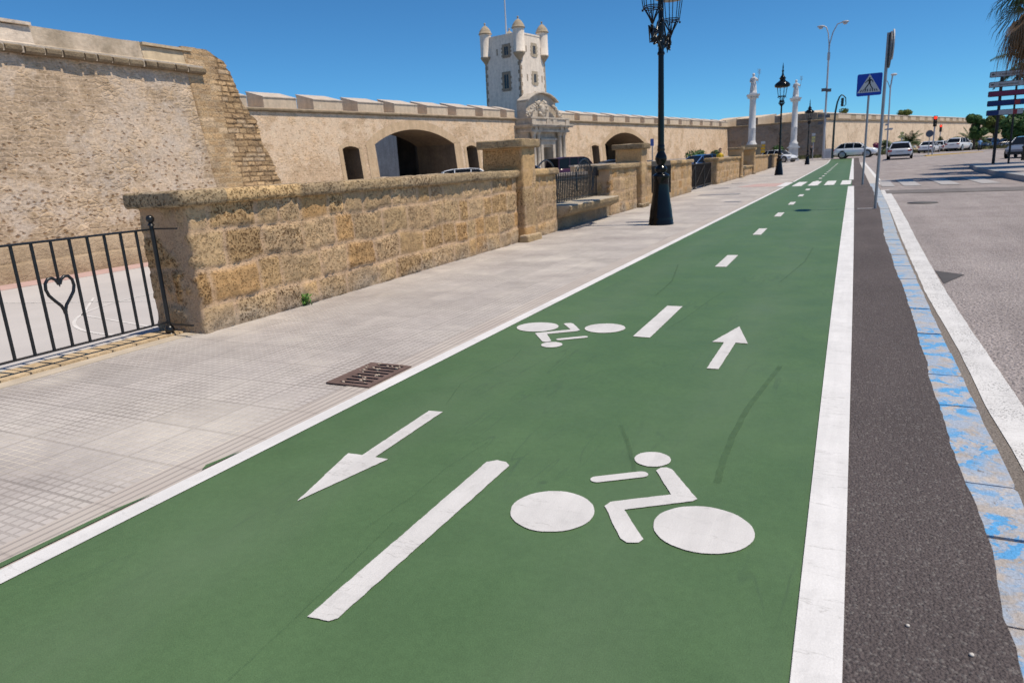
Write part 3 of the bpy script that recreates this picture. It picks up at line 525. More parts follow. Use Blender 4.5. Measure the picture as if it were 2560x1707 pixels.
def coping(x0, x1, ya, yb, za, zb, seed, cols, step=0.035, mat=None, name='coping', parent=None, amp=0.010, round_ends=True, stone=(0.6, 1.3), rr=0.045):
    """rounded coping slab swept along x, ya (front) to yb (back), za to zb"""
    r = random.Random(seed); prof = []
    def arc(cy, cz, a0, a1, n=4): return [(cy + rr * math.cos(a0 + (a1 - a0) * i / n), cz + rr * math.sin(a0 + (a1 - a0) * i / n)) for i in range(n + 1)]
    prof += arc(ya + rr, za + rr, PI * 1.5, PI); prof += [(ya, za + rr + (zb - za - 2 * rr) * t) for t in (0.33, 0.66)]
    prof += arc(ya + rr, zb - rr, PI, PI / 2); prof += [(ya + rr + (yb - ya - 2 * rr) * t, zb) for t in (0.15, 0.3, 0.45, 0.6, 0.75, 0.9)]
    prof += arc(yb - rr, zb - rr, PI / 2, 0); prof += arc(yb - rr, za + rr, 0, -PI / 2); prof += [(ya + rr + (yb - ya - 2 * rr) * t, za) for t in (0.66, 0.33)]
    n = len(prof); cy, cz = (ya + yb) / 2, (za + zb) / 2; k_ = max(4, int((x1 - x0) / step)); xs_ = [x0 + (x1 - x0) * i / k_ for i in range(k_ + 1)]
    if round_ends: xs_ = [x0 - 0.03, x0 - 0.02] + xs_ + [x1 + 0.02, x1 + 0.03]
    b = MB(); b.col = []; b.pit = []; vs = []; joints = [x0 + r.uniform(0.4, 0.9)]
    while joints[-1] < x1: joints.append(joints[-1] + r.uniform(*stone))
    cs = []
    for _ in range(len(joints) + 1): kf = r.uniform(0.82, 1.15); c0 = r.choice(cols); cs.append(tuple(q * kf for q in c0)); ps = [r.uniform(0.4, 1.0) for _ in cs]; off = [r.uniform(-0.012, 0.012) for _ in cs]
    for i, x in enumerate(xs_):
        bi = sum(1 for j_ in joints if x > j_); bi = min(bi, len(cs) - 1); dj = min(abs(x - j_) for j_ in joints); jf_ = max(0, 1 - dj / 0.02)
        s_ = 1.0
        if round_ends: s_ = {0: 0.72, 1: 0.9, len(xs_) - 2: 0.9, len(xs_) - 1: 0.72}.get(i, 1.0)
        for (py, pz) in prof:
            d = Vector((py - cy, pz - cz)); L = d.length; dn = d / L
            big_ = amp * 1.4 * fract(x * 2.2 + py, pz * 2, seed) + amp * fract(x * 11, py * 11 + pz * 13, seed) - 0.012 * jf_ + off[bi] * (1 if dn.x < 0 else 0.4)
            q = d * s_ + dn * big_; vs.append((x, cy + q.x, cz + q.y))
            topf = max(0, dn.y) ** 2 if pz > zb - 0.02 else 0
            c = cs[bi]; c = tuple(c[t_] * (1 - 0.55 * topf) + (0.53, 0.46, 0.37)[t_] * 0.55 * topf for t_ in range(3)); b.col.append(c); b.pit.append(ps[bi] * (1 - 0.7 * topf))
    fs = [(i * n + j, (i + 1) * n + j, (i + 1) * n + (j + 1) % n, i * n + (j + 1) % n) for i in range(len(xs_) - 1) for j in range(n)]
    b.add(vs, fs, 0, True); b.f.append(tuple(range(n))); b.f.append(tuple(range((len(xs_) - 1) * n, len(xs_) * n))[::-1]); b.mi += [0, 0]; b.sm += [False, False]
    return b.build(name, mat, parent)
GOLD = [(0.56, 0.375, 0.195), (0.54, 0.355, 0.18), (0.55, 0.385, 0.215), (0.52, 0.365, 0.21), (0.57, 0.40, 0.235), (0.56, 0.345, 0.16), (0.51, 0.355, 0.21)]
PALE = [(0.42, 0.31, 0.185), (0.47, 0.35, 0.22), (0.37, 0.28, 0.175), (0.55, 0.38, 0.20)]
MORT = (0.60, 0.42, 0.275)
m_shell = pitted_stone('shelly_sandstone', 0.9, 0.9, 0.022); m_shell2 = pitted_stone('shelly_sandstone_coping', 0.8, 0.85, 0.028)
m_seat = flat('worn_seat_stone', (0.50, 0.46, 0.42), 0.9, 0.2, var=0.15, scale=5, bump=0.004)
WALL_RZ = math.atan2(1, -0.024); WO = (-5.16, 4.17)
def wpt(s_, y_): # wall-local to world
    c_, s__ = math.cos(WALL_RZ), math.sin(WALL_RZ); return (WO[0] + c_ * s_ - s__ * y_, WO[1] + s__ * s_ + c_ * y_)
def wall_piece(label, s0, s1, seed, h=1.13, th=0.58, res=0.03, courses=None, x_end0=True, x_end1=True, cap=True, amp=0.010, group='stretches of the low stone wall', coph=0.135):
    x, y = wpt(s0, 0); z = zg(y); t = thing('stone_wall', label, 'wall', (x, y, z), WALL_RZ, group); L = s1 - s0
    cs = courses or [0.28, 0.31, 0.33, 0.40]; rows = lay_blocks(L + 2 * th, h, cs, 0.26, 0.62, seed, GOLD, MORT, z0=-0.02)
    b = masonry([(0, th), (0, 0), (L, 0), (L, th), (0, th)], -0.02, h, rows, res=res, mort=MORT, seed=seed, relief=0.017, rough=0.018, joint=0.026, warp=0.05, smear=0.9)
    b.build('masonry', m_shell, t)
    if cap: coping(-0.09 if x_end0 else 0.01, L + (0.07 if x_end1 else -0.01), -0.085, th + 0.07, h, h + coph, seed + 50, PALE, mat=m_shell2, parent=t, amp=amp, round_ends=True, step=max(0.035, res))
    return t
def pillar(label, s0, seed, wd=0.55, res=0.03, h=1.64, d0=-0.14, d1=0.62, group='tall stone pillars of the low wall'):
    x, y = wpt(s0, 0); z = zg(y); t = thing('wall_pillar', label, 'pillar', (x, y, z), WALL_RZ, group)
    rows = lay_blocks(4, h, [0.30, 0.36, 0.32, 0.31, 0.38], 0.45, 0.9, seed, GOLD, MORT, z0=-0.02)
    b = masonry([(0, d1), (0, d0), (wd, d0), (wd, d1), (0, d1)], -0.02, h, rows, res=res, mort=MORT, seed=seed, relief=0.006, rough=0.010, joint=0.010); b.build('shaft', m_shell, t)
    coping(-0.09, wd + 0.09, d0 - 0.09, d1 + 0.09, h, h + 0.15, seed + 7, PALE, mat=m_shell2, parent=t, name='cap', amp=0.007, stone=(2, 3), rr=0.03)
    rows = lay_blocks(4, 0.2, [0.3], 0.45, 0.9, seed + 1, GOLD, MORT, z0=-0.02)
    coping(-0.03, wd + 0.03, d0 - 0.06, d0 + 0.12, -0.04, 0.12, seed + 9, PALE, mat=m_shell, parent=t, name='foot_stone', amp=0.012, stone=(2, 3), rr=0.04)
    return t
wall_piece('long low wall of pitted golden blocks with rounded coping, starting at the heart railing', 0.0, 6.98, 1, res=0.026)
pillar('tall golden stone pillar between the long low wall and the stone bench', 7.02, 31, res=0.032)
wall_piece('short stub of golden wall between the pillar and the stone bench', 7.60, 8.95, 2, res=0.035)
wall_piece('short golden wall with mortared end face, behind the tall lamp post bench', 12.80, 15.42, 3, res=0.035)
pillar('stone pillar just beyond the bench, overlapping the dark road arch', 15.5, 33, wd=0.62, res=0.04)
wall_piece('golden wall stretch behind the tall lamp post, ending at the iron gate', 16.15, 24.1, 4, res=0.05)
wall_piece('smooth golden wall stretch between the iron gate and the third pillar', 31.0, 39.9, 5, res=0.06)
pillar('third stone pillar, past the iron gate and near the statue column', 40.0, 35, wd=0.62, res=0.06)
pillar('fourth stone pillar, at the far side of the recessed stone step', 47.4, 36, wd=0.62, res=0.08)
wall_piece('low stone step wall set between the two far pillars', 40.7, 47.3, 6, res=0.09, h=0.5)
wall_piece('far golden wall stretch beside the second lamp post', 48.1, 60.5, 7, res=0.1)
wall_piece('last short golden wall end before the crossing street', 68.0, 77.0, 8, res=0.1)

# stone bench
x, y = wpt(8.97, 0); t = thing('stone_bench', 'shaded stone bench with grey slab seat between two golden walls', 'bench', (x, y, 0), WALL_RZ)
rows = lay_blocks(6, 0.4, [0.35], 0.5, 0.8, 77, [(0.36, 0.27, 0.17), (0.33, 0.26, 0.18)], MORT, z0=-0.02)
b = masonry([(0, 0.5), (0, 0.02), (3.8, 0.02), (3.8, 0.5)], -0.02, 0.30, rows, res=0.05, mort=(0.40, 0.31, 0.21), seed=12, relief=0.006, rough=0.008); b.build('base', m_shell, t)
b = MB(); b.col = []; b.pit = []
prof = [(0.10, 0.24), (-0.10, 0.27), (-0.25, 0.34), (-0.30, 0.42), (-0.31, 0.485), (-0.28, 0.505), (0.1, 0.51), (0.56, 0.515), (0.56, 0.24)]
xs_ = frange(0.0, 3.55, 50); vs = []
for i, x_ in enumerate(xs_):
    for (py, pz) in prof:
        e = 0.012 * fract(x_ * 3, py * 5, 5); k_ = 1.0; vs.append((x_, py + (e if py < 0 else 0), pz + 0.3 * e)); b.col.append((0.50, 0.44, 0.35) if pz > 0.49 else (0.44, 0.33, 0.20)); b.pit.append(0.15 if pz > 0.49 else 0.7)
n = len(prof); fs = [(i * n + j, (i + 1) * n + j, (i + 1) * n + (j + 1) % n, i * n + (j + 1) % n) for i in range(len(xs_) - 1) for j in range(n)]
b.add(vs, fs); b.f.append(tuple(range(n))); b.f.append(tuple(range((len(xs_) - 1) * n, len(xs_) * n))[::-1]); b.mi += [0, 0]; b.sm += [False, False]
b.build('seat', m_shell, t)

# ------------------------------------------------------------------ ironwork
m_iron = flat('black_iron_paint', (0.012, 0.013, 0.015), 0.32, 0.5, 0.0, var=0.2, scale=20)
m_iron2 = flat('dull_black_iron', (0.02, 0.019, 0.018), 0.6, 0.4, 0.0, var=0.2, scale=20)
t = thing('railing', 'low black iron railing with a heart, ending at the low stone wall', 'railing', (-5.45, 4.03, 0), 0)
b = MB(); b.box(-0.02, 0.02, -6.5, 0.0, 0.950, 0.958); b.box(-0.01, 0.3, 0.0, 0.02, 0.950, 0.962); b.tube([(0, -6.5, .954), (0, 0, .954)], 0.009, 6); b.build('top_rail', m_iron, t)
b = MB(); b.box(-0.018, 0.018, -6.5, 0.0, 0.122, 0.134); b.box(-0.01, 0.3, 0.0, 0.02, 0.100, 0.115); b.build('bottom_rail', m_iron, t)
def barm(y): return MB().tube([(0, y, 0.13), (0, y, 0.953)], 0.0125, 8)
bars = []
for i in range(1, 44):
    y = -0.155 - 0.1425 * (i - 1)
    if i % 12 == 6: continue
    barm(y).build('bar', m_iron, t)
for y in (-0.155 - 0.1425 * 5, -0.155 - 0.1425 * 17, -0.155 - 0.1425 * 29):
    b = MB(); b.tube([(0, y, 0.60), (0, y, 0.64), (0, y, 0.953)], [0.003, 0.0115, 0.0115], 8); zc = 0.48
    for sg in (-1, 1):
        pts = [(0, y, 0.13), (0, y, 0.42)]; 
        hp = [(0.006, 0.42), (0.020, 0.455), (0.058, 0.50), (0.094, 0.548), (0.108, 0.595), (0.102, 0.642), (0.078, 0.672), (0.048, 0.675), (0.020, 0.656), (0.004, 0.62)]
        b.tube(([(0, y, 0.13)] if sg == 1 else []) + [(0, y + sg * a_, z_) for a_, z_ in [(0.002, 0.39)] + hp], 0.0125, 8)
    b.build('heart_bar', m_iron, t)
b = MB(); b.tube([(0, 0, 0.0), (0, 0, 1.0)], 0.019, 12); b.ball((0, 0, 1.04), 0.036); b.lathe([(0.03, 0.985), (0.022, 1.0), (0.014, 1.015)], 12); b.ball((0, 0, 0.06), 0.043); b.lathe([(0.045, 0.0), (0.045, 0.015), (0.03, 0.03)], 12); b.build('post', m_iron, t)
# bench fence
x, y = wpt(8.95, 0.33); t = thing('railing', 'spiked black railing with hoops behind the stone bench', 'railing', (x, y, 0), WALL_RZ)
b = MB(); b.box(0, 3.85, -0.015, 0.015, 0.56, 0.575); b.box(0, 3.85, -0.015, 0.015, 1.00, 1.012); b.build('rail', m_iron, t)
i = 0; xx = 0.06
while xx < 3.85:
    d_end = min(xx, 3.85 - xx); top = 1.17 + 0.20 * max(0, math.cos((xx - 2.85) / 0.8 * PI / 2)) if abs(xx - 2.85) < 0.8 else 1.17
    b = MB(); b.tube([(xx, 0, 0.5), (xx, 0, top - 0.05), (xx, 0, top)], [0.0125, 0.0125, 0.002], 6); b.build('spike_bar', m_iron, t); xx += 0.112
for cx_ in (0.35, 2.85):
    b = MB(); b.tube([(cx_ + 0.62 * math.cos(a), 0, 0.92 + 0.50 * math.sin(a)) for a in frange(-0.5, PI + 0.5, 24)], 0.016, 8); b.build('hoop', m_iron, t)
b = MB(); b.box(3.72, 3.82, -0.05, 0.05, 1.0, 1.22); b.build('lock_box', m_iron, t)
# iron gate
x, y = wpt(24.15, 0.3); t = thing('iron_gate', 'dark double-leaf iron gate between two golden wall stretches', 'gate', (x, y, 0), WALL_RZ)
M = Mat('perforated_sheet', 0.7, 0.3, col=(0.035, 0.028, 0.024)); m_sheet = M.m
for a, e in ((0.1, 2.2), (2.35, 4.55), (4.65, 6.75)):
    b = MB(); b.box(a, e, -0.02, -0.012, 0.12, 1.02); 
    xx = a
    while xx < e: b.box(xx, xx + 0.02, -0.035, -0.005, 0.08, 1.08); xx += 0.12
    b.box(a, e, -0.04, 0.0, 1.03, 1.07); b.box(a, e, -0.04, 0.0, 0.08, 0.12); b.tube([(a, -0.05, 0.15), (e, -0.05, 0.95)], 0.012, 6); b.build('gate_leaf', m_sheet, t)
for px_ in (2.27, 4.6):
    b = MB(); b.box(px_ - 0.04, px_ + 0.04, -0.06, 0.02, 0.0, 1.15); b.lathe([(0.09, 0), (0.09, 0.03), (0.05, 0.06)], 10, px_, -0.02); b.build('gate_post', m_iron2, t)
b = MB(); b.box(0.3, 0.7, -0.08, 0.08, 1.08, 1.2); b.build('meter_box', m_iron2, t)
x, y = wpt(60.6, 0.25); t = thing('iron_gate', 'far solid dark gate in the wall beside the second lamp post', 'gate', (x, y, zg(y)), WALL_RZ)
b = MB(); b.box(0.05, 7.3, -0.03, 0.02, 0.05, 1.15); xx = 0.05
while xx < 7.3: b.box(xx, xx + 0.05, -0.05, 0.03, 0.0, 1.2); xx += 0.5
b.build('gate_leaf', m_sheet, t)

# weed at the wall foot
M = Mat('leaf_green', 0.6, 0.3); v = M.obj(); M.color(M.ramp(M.noise(v, 40, 3), [(0.3, (0.07, 0.17, 0.03)), (0.7, (0.18, 0.36, 0.08))])); m_weed = M.m
t = MB(); rn = random.Random(8)
for i in range(110):
    a = rn.uniform(0, 2 * PI); r = rn.uniform(0, 0.065); hgt = rn.uniform(0.005, 0.12); p = Vector((r * math.cos(a), r * math.sin(a), hgt)); s_ = rn.uniform(0.014, 0.028)
    d = Vector((rn.uniform(-1, 1), rn.uniform(-1, 1), rn.uniform(-0.2, 0.9))).normalized(); e = d.orthogonal().normalized(); f_ = d.cross(e)
    t.add([p - e * s_, p + f_ * s_ * 0.5, p + e * s_ * 1.2, p - f_ * s_ * 0.5], [(0, 1, 2, 3)])
for i in range(10): a = rn.uniform(0, 2 * PI); t.tube([(0, 0, 0), (0.05 * math.cos(a), 0.05 * math.sin(a), rn.uniform(.05, .1))], 0.002, 4)
o = t.build('weed', m_weed, loc=(-5.17, 5.47, 0.0)); tag(o, 'small bright green weed growing at the foot of the long wall', 'weed')

# ------------------------------------------------------------------ lamp posts
m_gloss = flat('glossy_black_cast_iron', (0.006, 0.006, 0.0065), 0.16, 0.28, 0.0, var=0.15, scale=8)
m_glassl = Mat('lantern_hood_inside', 0.4, 0.5, col=(0.05, 0.05, 0.055)).m
BASEP = [(0.255, -0.02), (0.258, 0.03), (0.248, 0.045), (0.250, 0.10), (0.240, 0.125), (0.243, 0.14), (0.235, 0.16), (0.222, 0.30), (0.196, 0.45), (0.172, 0.62), (0.158, 0.80), (0.155, 0.93), (0.165, 0.96), (0.17, 0.985), (0.155, 1.01), (0.115, 1.03), (0.085, 1.055), (0.115, 1.085), (0.128, 1.12), (0.115, 1.155), (0.080, 1.18), (0.072, 1.20), (0.098, 1.25), (0.118, 1.31), (0.112, 1.37), (0.085, 1.43), (0.068, 1.47), (0.080, 1.50), (0.068, 1.54), (0.075, 1.57), (0.064, 1.60)]
def lantern(t, x, y, z, s_=1.0, name='lantern'):
    b = MB(); rb, rt = 0.165 * s_, 0.235 * s_; h = 0.46 * s_
    for zz, r in ((0, rb), (0.03 * s_, rb + 0.004)): b.tube([(r * math.cos(a), r * math.sin(a), zz) for a in frange(0, 2 * PI, 24)], 0.009 * s_, 6, caps=False)
    for i in range(8):
        a = PI / 8 + i * PI / 4; ca, sa = math.cos(a), math.sin(a); b.tube([(rb * ca, rb * sa, 0), (rt * ca, rt * sa, h)], 0.009 * s_, 6)
        b.tube([(rb * 0.9 * ca, rb * 0.9 * sa, 0), (0.05 * ca * s_, 0.05 * sa * s_, -0.17 * s_), (0.015 * ca, 0.015 * sa, -0.26 * s_)], 0.011 * s_, 6)
        if i % 2 == 0: b.ball((rb * 1.08 * ca, rb * 1.08 * sa, -0.03 * s_), 0.022 * s_, 8, 6)
    fr = b.build(name, m_gloss, t, loc=(x, y, z))
    b = MB(); b.lathe([(0.24 * s_, h - 0.06 * s_), (0.32 * s_, h - 0.03 * s_), (0.345 * s_, h + 0.02 * s_), (0.33 * s_, h + 0.09 * s_), (0.25 * s_, h + 0.16 * s_), (0.16 * s_, h + 0.22 * s_), (0.12 * s_, h + 0.25 * s_), (0.12 * s_, h + 0.31 * s_), (0.155 * s_, h + 0.33 * s_), (0.10 * s_, h + 0.40 * s_), (0.05 * s_, h + 0.48 * s_), (0.03 * s_, h + 0.60 * s_), (0.055 * s_, h + 0.65 * s_), (0.025 * s_, h + 0.70 * s_), (0.03 * s_, h + 0.80 * s_), (0.005 * s_, h + 1.0 * s_)], 16)
    for i in range(8):
        a = i * PI / 4; b.ball((0.31 * s_ * math.cos(a), 0.31 * s_ * math.sin(a), h + 0.05 * s_), 0.03 * s_, 6, 5)
    b.build('hood', m_gloss, fr); return fr
def pole_mesh(top):
    b = MB(); b.lathe([(0.064, 1.60), (0.062, 2.0), (0.058, 2.6), (0.050, top - 0.4), (0.046, top)], 20); b.lathe([(0.07, 3.30), (0.075, 3.33), (0.06, 3.36)], 16); return b
t = thing('lamp_post', 'tall glossy black lamp post standing next to the stone bench', 'lamp post', (-3.52, 14.30, 0), 0, 'black cast iron lamp posts along the pavement')
MB().lathe(BASEP, 28).build('base', m_gloss, t); pole_mesh(4.9).build('pole', m_gloss, t)
b = MB(); rn = random.Random(4)
for sg in (-1, 1):
    b.tube([(0, 0.05 * sg, 3.42), (0, 0.2 * sg, 3.50), (0, 0.42 * sg, 3.52), (0, 0.62 * sg, 3.60), (0, 0.74 * sg, 3.74)], [0.03, 0.026, 0.024, 0.02, 0.022], 8)
    for q in range(26):
        f_ = rn.random(); yy = sg * (0.06 + 0.66 * f_); b.tube([(0, yy, 3.50 + 0.05 * f_), (rn.uniform(-.07, .07), yy + rn.uniform(-.09, .09), 3.55 + rn.uniform(-.12, .20)), (rn.uniform(-.07, .07), yy + rn.uniform(-.12, .12), 3.55 + rn.uniform(-.14, .26))], [0.022, 0.018, 0.01], 6)
    b.tube([(0, 0.05 * sg, 3.95), (0, 0.25 * sg, 3.86), (0, 0.38 * sg, 3.66)], 0.02, 6)
for q in range(8):
    a = q * PI / 4; b.ball((0.05 * math.cos(a), 0.05 * math.sin(a), 3.5 + 0.06 * q), 0.03, 6, 5)
b.build('scroll_bracket', m_gloss, t)
lantern(t, 0.02, -0.74, 4.02); lantern(t, 0.02, 0.74, 4.02); lantern(t, 0, 0, 5.2, 1.1)
lampB = thing('lamp_post', 'single-lantern black lamp post beside the zebra stripes and statue columns', 'lamp post', (-4.10, 46.6, 0), 0, 'black cast iron lamp posts along the pavement')
MB().lathe(BASEP, 16).build('base', m_gloss, lampB); b = pole_mesh(4.25)
for zz in (1.9, 2.15, 2.4): b.lathe([(0.062, zz), (0.09, zz + 0.04), (0.062, zz + 0.08)], 12)
b.build('pole', m_gloss, lampB); lantern(lampB, 0, 0, 4.62, 1.32)
b = MB(); 
for q in range(6):
    a = q * PI / 3; b.tube([(0, 0, 4.05), (0.16 * math.cos(a), 0.16 * math.sin(a), 4.25), (0.10 * math.cos(a), 0.10 * math.sin(a), 4.42)], 0.03, 6)
b.build('scroll_bracket', m_gloss, lampB)
lc = copy_tree(lampB); lc.location = (-4.32, 80.4, 0.0); lc['label'] = 'smaller-looking black lamp post at the far end of the pavement'
# black bin behind the first lamp
t = thing('litter_bin', 'black metal litter bin on the far side of the tall lamp post', 'litter bin', (-3.69, 15.0, 0), 0.3)
b = MB(); b.box(-0.20, 0.20, -0.08, 0.10, 0.62, 1.18); b.prismx([(-0.08, 1.18), (0.10, 1.18), (0.10, 1.28)], -0.20, 0.20); b.build('bin_body', m_iron2, t)
b = MB(); b.tube([(0, 0.02, 0), (0, 0.02, 0.65)], 0.04, 8); b.build('bin_leg', m_iron2, t)

# ------------------------------------------------------------------ road signs on the verge
m_galv = flat('galvanised_steel', (0.30, 0.31, 0.33), 0.45, 0.5, 0.6, var=0.1, scale=8)
m_blue = flat('sign_blue', (0.004, 0.05, 0.40), 0.4, 0.4, var=0.05); m_signw = flat('sign_white', (0.55, 0.55, 0.55), 0.4, 0.4, var=0.04); m_black = flat('sign_black', (0.012, 0.012, 0.012), 0.5, 0.3)
t = thing('pedestrian_crossing_sign', 'square blue sign with a walking figure in a white triangle', 'road sign', (0.37, 29.1, 0), math.radians(-4)); t.scale = (1.07, 1, 1.0)
MB().tube([(0, 0.05, 0), (0.0, 0.05, 3.9)], 0.035, 12).build('post', m_galv, t)
def rrect(cx, cz, w_, h_, r=0.05, n=5):
    pts = []
    for (sx_, sz_, a0) in ((1, 1, 0), (-1, 1, PI / 2), (-1, -1, PI), (1, -1, 3 * PI / 2)):
        for i in range(n + 1): a = a0 + PI / 2 * i / n; pts.append((cx + sx_ * (w_ / 2 - r) + r * math.cos(a), cz + sz_ * (h_ / 2 - r) + r * math.sin(a)))
    return pts
b = MB(); b.prism(rrect(0, 3.52, 0.75, 0.75), -0.03, 0.01); pl = b.build('sign_plate', m_blue, t)
b = MB(); b.prism([(-0.35, 3.255), (0.35, 3.255), (0.0, 3.875)], -0.034, -0.030); b.build('triangle', m_signw, pl)
b = MB(); zf = -0.038
b.prism([(0.028 * math.cos(a), 3.735 + 0.032 * math.sin(a)) for a in frange(0, 2 * PI, 14)[:-1]], zf, -0.034)
for poly in ([(-0.035, 3.70), (0.04, 3.70), (0.035, 3.62), (0.03, 3.55), (-0.03, 3.55), (-0.025, 3.62)], [(-0.035, 3.70), (-0.02, 3.67), (-0.07, 3.62), (-0.13, 3.585), (-0.14, 3.60), (-0.085, 3.645)], [(0.04, 3.70), (0.10, 3.65), (0.115, 3.58), (0.095, 3.585), (0.08, 3.635), (0.02, 3.67)],
             [(-0.03, 3.56), (0.0, 3.55), (-0.05, 3.47), (-0.12, 3.36), (-0.16, 3.36), (-0.09, 3.46)], [(0.0, 3.56), (0.035, 3.56), (0.06, 3.47), (0.13, 3.37), (0.09, 3.37), (0.03, 3.47)]): b.prism(poly, zf, -0.034)
for q in (-0.26, -0.19, -0.12, -0.05, 0.04, 0.11, 0.18, 0.25):
    k_ = -q * 0.25; b.prism([(q - 0.014, 3.285), (q + 0.014, 3.285), (q + 0.014 + k_ * 0.6, 3.385 - 0.1 * abs(q)), (q - 0.014 + k_ * 0.6, 3.385 - 0.1 * abs(q))], zf, -0.034)
b.build('pictogram', m_black, pl)
t = thing('road_sign', 'tall grey pole carrying round signs seen edge-on', 'road sign', (0.505, 17.35, 0), 0)
MB().tube([(0, 0, 0), (0.01, 0, 3.62)], 0.032, 12).build('post', m_galv, t)
def disc(cx, cy, cz, r, nx, ny, th=0.012):
    b = MB(); n_ = Vector((nx, ny, 0)).normalized(); e = Vector((0, 0, 1)); f_ = n_.cross(e); vs = []
    for sg in (-1, 1):
        for i in range(28): a = 2 * PI * i / 28; vs.append(Vector((cx, cy, cz)) + n_ * th * sg + (e * math.cos(a) + f_ * math.sin(a)) * r)
    b.add(vs, [tuple(range(28)), tuple(range(28, 56))[::-1]] + [(i, i + 28, (i + 1) % 28 + 28, (i + 1) % 28) for i in range(28)]); return b
vd = Vector((0.505, 17.35)).normalized(); nrm = Vector((vd.y, -vd.x))
aa = math.radians(4.5); n1 = Vector((nrm.x * math.cos(aa) - nrm.y * math.sin(aa), nrm.x * math.sin(aa) + nrm.y * math.cos(aa)))
disc(0.055, 0, 3.28, 0.36, n1.x, n1.y).build('round_sign', flat('sign_back_grey', (0.13, 0.14, 0.15), 0.5, 0.4, 0.3), t); aa = math.radians(4); n2_ = Vector((nrm.x * math.cos(aa) - nrm.y * math.sin(aa), nrm.x * math.sin(aa) + nrm.y * math.cos(aa)))
disc(0.10, 0, 3.38, 0.30, n2_.x, n2_.y).build('round_sign', m_signw, t)
b = MB(); b.box(-0.30, 0.02, -0.04, 0.05, 0.0, 0.002); o = b.build('paint_smear', m_white, loc=(0.45, 17.4, 0.011)); struct(o)

# direction sign assembly on the median
m_panelg = flat('panel_grey_white', (0.40, 0.41, 0.43), 0.5, 0.3); m_panelm = flat('panel_maroon', (0.16, 0.03, 0.08), 0.5, 0.3); m_paneln = flat('panel_navy', (0.012, 0.035, 0.14), 0.5, 0.3); m_rim = flat('panel_rim', (0.03, 0.03, 0.03), 0.5); m_pr = flat('panel_red', (0.28, 0.04, 0.05), 0.5)
t = thing('direction_sign', 'stack of five street direction panels on two dark posts', 'direction sign', (6.87, 45.9, 0.13), math.radians(-2))
MB().tube([(0, 0.03, 0), (-0.05, 0.03, 4.68)], 0.075, 10).build('post', m_iron2, t); MB().tube([(0.68, 0.03, 0), (0.62, 0.03, 4.7)], 0.05, 10).build('post', m_iron2, t)
for i, (zc, mt) in enumerate(((4.60, m_panelg), (4.09, m_panelg), (3.62, m_panelm), (3.14, m_paneln), (2.66, m_panelg))):
    x0, x1 = -0.60 + 0.006 * i, (1.25 if i < 4 else 1.06)
    b = MB(); b.prism(rrect((x0 + x1) / 2, zc, x1 - x0, 0.29, 0.05), -0.05, -0.02); pr = b.build('direction_panel', m_rim, t)
    b = MB(); b.prism(rrect((x0 + x1) / 2, zc, x1 - x0 - 0.05, 0.24, 0.04), -0.054, -0.050); b.build('panel_face', mt, pr)
    b = MB()
    if i < 2:
        b.prism([(x0 + 0.08, zc), (x0 + 0.15, zc + 0.06), (x0 + 0.15, zc + 0.025), (x0 + 0.22, zc + 0.025), (x0 + 0.22, zc - 0.025), (x0 + 0.15, zc - 0.025), (x0 + 0.15, zc - 0.06)], -0.058, -0.054); b.build('arrow', m_black, pr)
        text_mesh(('Centro ciudad', 'Ayuntamiento')[i], 0.15, 'lettering', m_black, pr, (x0 + 0.42, -0.058, zc - 0.05))
    elif i == 3:
        b.box(0.62, 0.86, -0.058, -0.054, zc - 0.12, zc + 0.12); b.build('red_field', m_pr, pr)
    elif i == 4:
        b.box(x0 + 0.03, -0.02, -0.058, -0.054, zc - 0.118, zc + 0.118); b.build('blue_field', m_paneln, pr); b = MB(); b.box(0.60, 0.78, -0.058, -0.054, zc - 0.118, zc + 0.118); b.build('red_field', m_pr, pr)

# ================================================================== BASTION (big sunlit wall end)
m_bast = rubble('bastion_rubble', (0.63, 0.485, 0.35), (0.46, 0.335, 0.21), (0.53, 0.45, 0.375), 3.6, 7.5, 0.95, 0.5, 0.022, 0.7)
m_arch = rubble('rampart_rubble', (0.76, 0.57, 0.40), (0.64, 0.455, 0.285), (0.72, 0.57, 0.42), 2.6, 5.5, 0.6, 0.5, 0.016, 0.75)
m_farw = rubble('far_rampart_render', (0.80, 0.635, 0.46), (0.70, 0.53, 0.365), (0.68, 0.53, 0.38), 1.2, 2.4, 0.3, 0.5, 0.03, 1.2)
m_farshade = rubble('far_rampart_shade_stone', (0.33, 0.26, 0.20), (0.27, 0.205, 0.15), (0.24, 0.22, 0.20), 0.9, 2.4, 0.3, 0.5, 0.05, 0.5)  # dark copy of the rampart stone, shade of this flank put into its colour
def stain_render(name, a, b_, scale=1.2, bd=0.01):
    M = Mat(name, 0.93, 0.12); v = M.obj(); n1 = M.noise(v, scale, 6, 0.65, 0.4); n2 = M.noise(v, scale * 9, 5, 0.65); st = M.noise(M.obj((1.6, 1.6, 0.25)), 2.0, 4, 0.6)
    c = M.ramp(n1, [(0.34, a), (0.66, b_)]); c = M.mix(1.0, c, M.ramp(n2, [(0.25, 0.82), (0.7, 1.1)]), 'MULTIPLY'); c = M.mix(1.0, c, M.ramp(st, [(0.3, 0.86), (0.6, 1.05)]), 'MULTIPLY')
    M.color(c); M.bump(M.math('ADD', n2, n1), bd * 3, 0.8); return M.m
m_paraA = stain_render('pale_parapet_render', (0.66, 0.55, 0.44), (0.72, 0.61, 0.49)); m_paraB = stain_render('stained_grey_parapet', (0.36, 0.29, 0.21), (0.62, 0.51, 0.39), 0.9); m_paraC = stain_render('ochre_parapet_render', (0.55, 0.43, 0.28), (0.60, 0.48, 0.325), 0.7)
m_paradk = stain_render('old_brown_parapet', (0.38, 0.29, 0.19), (0.48, 0.37, 0.25), 0.8)
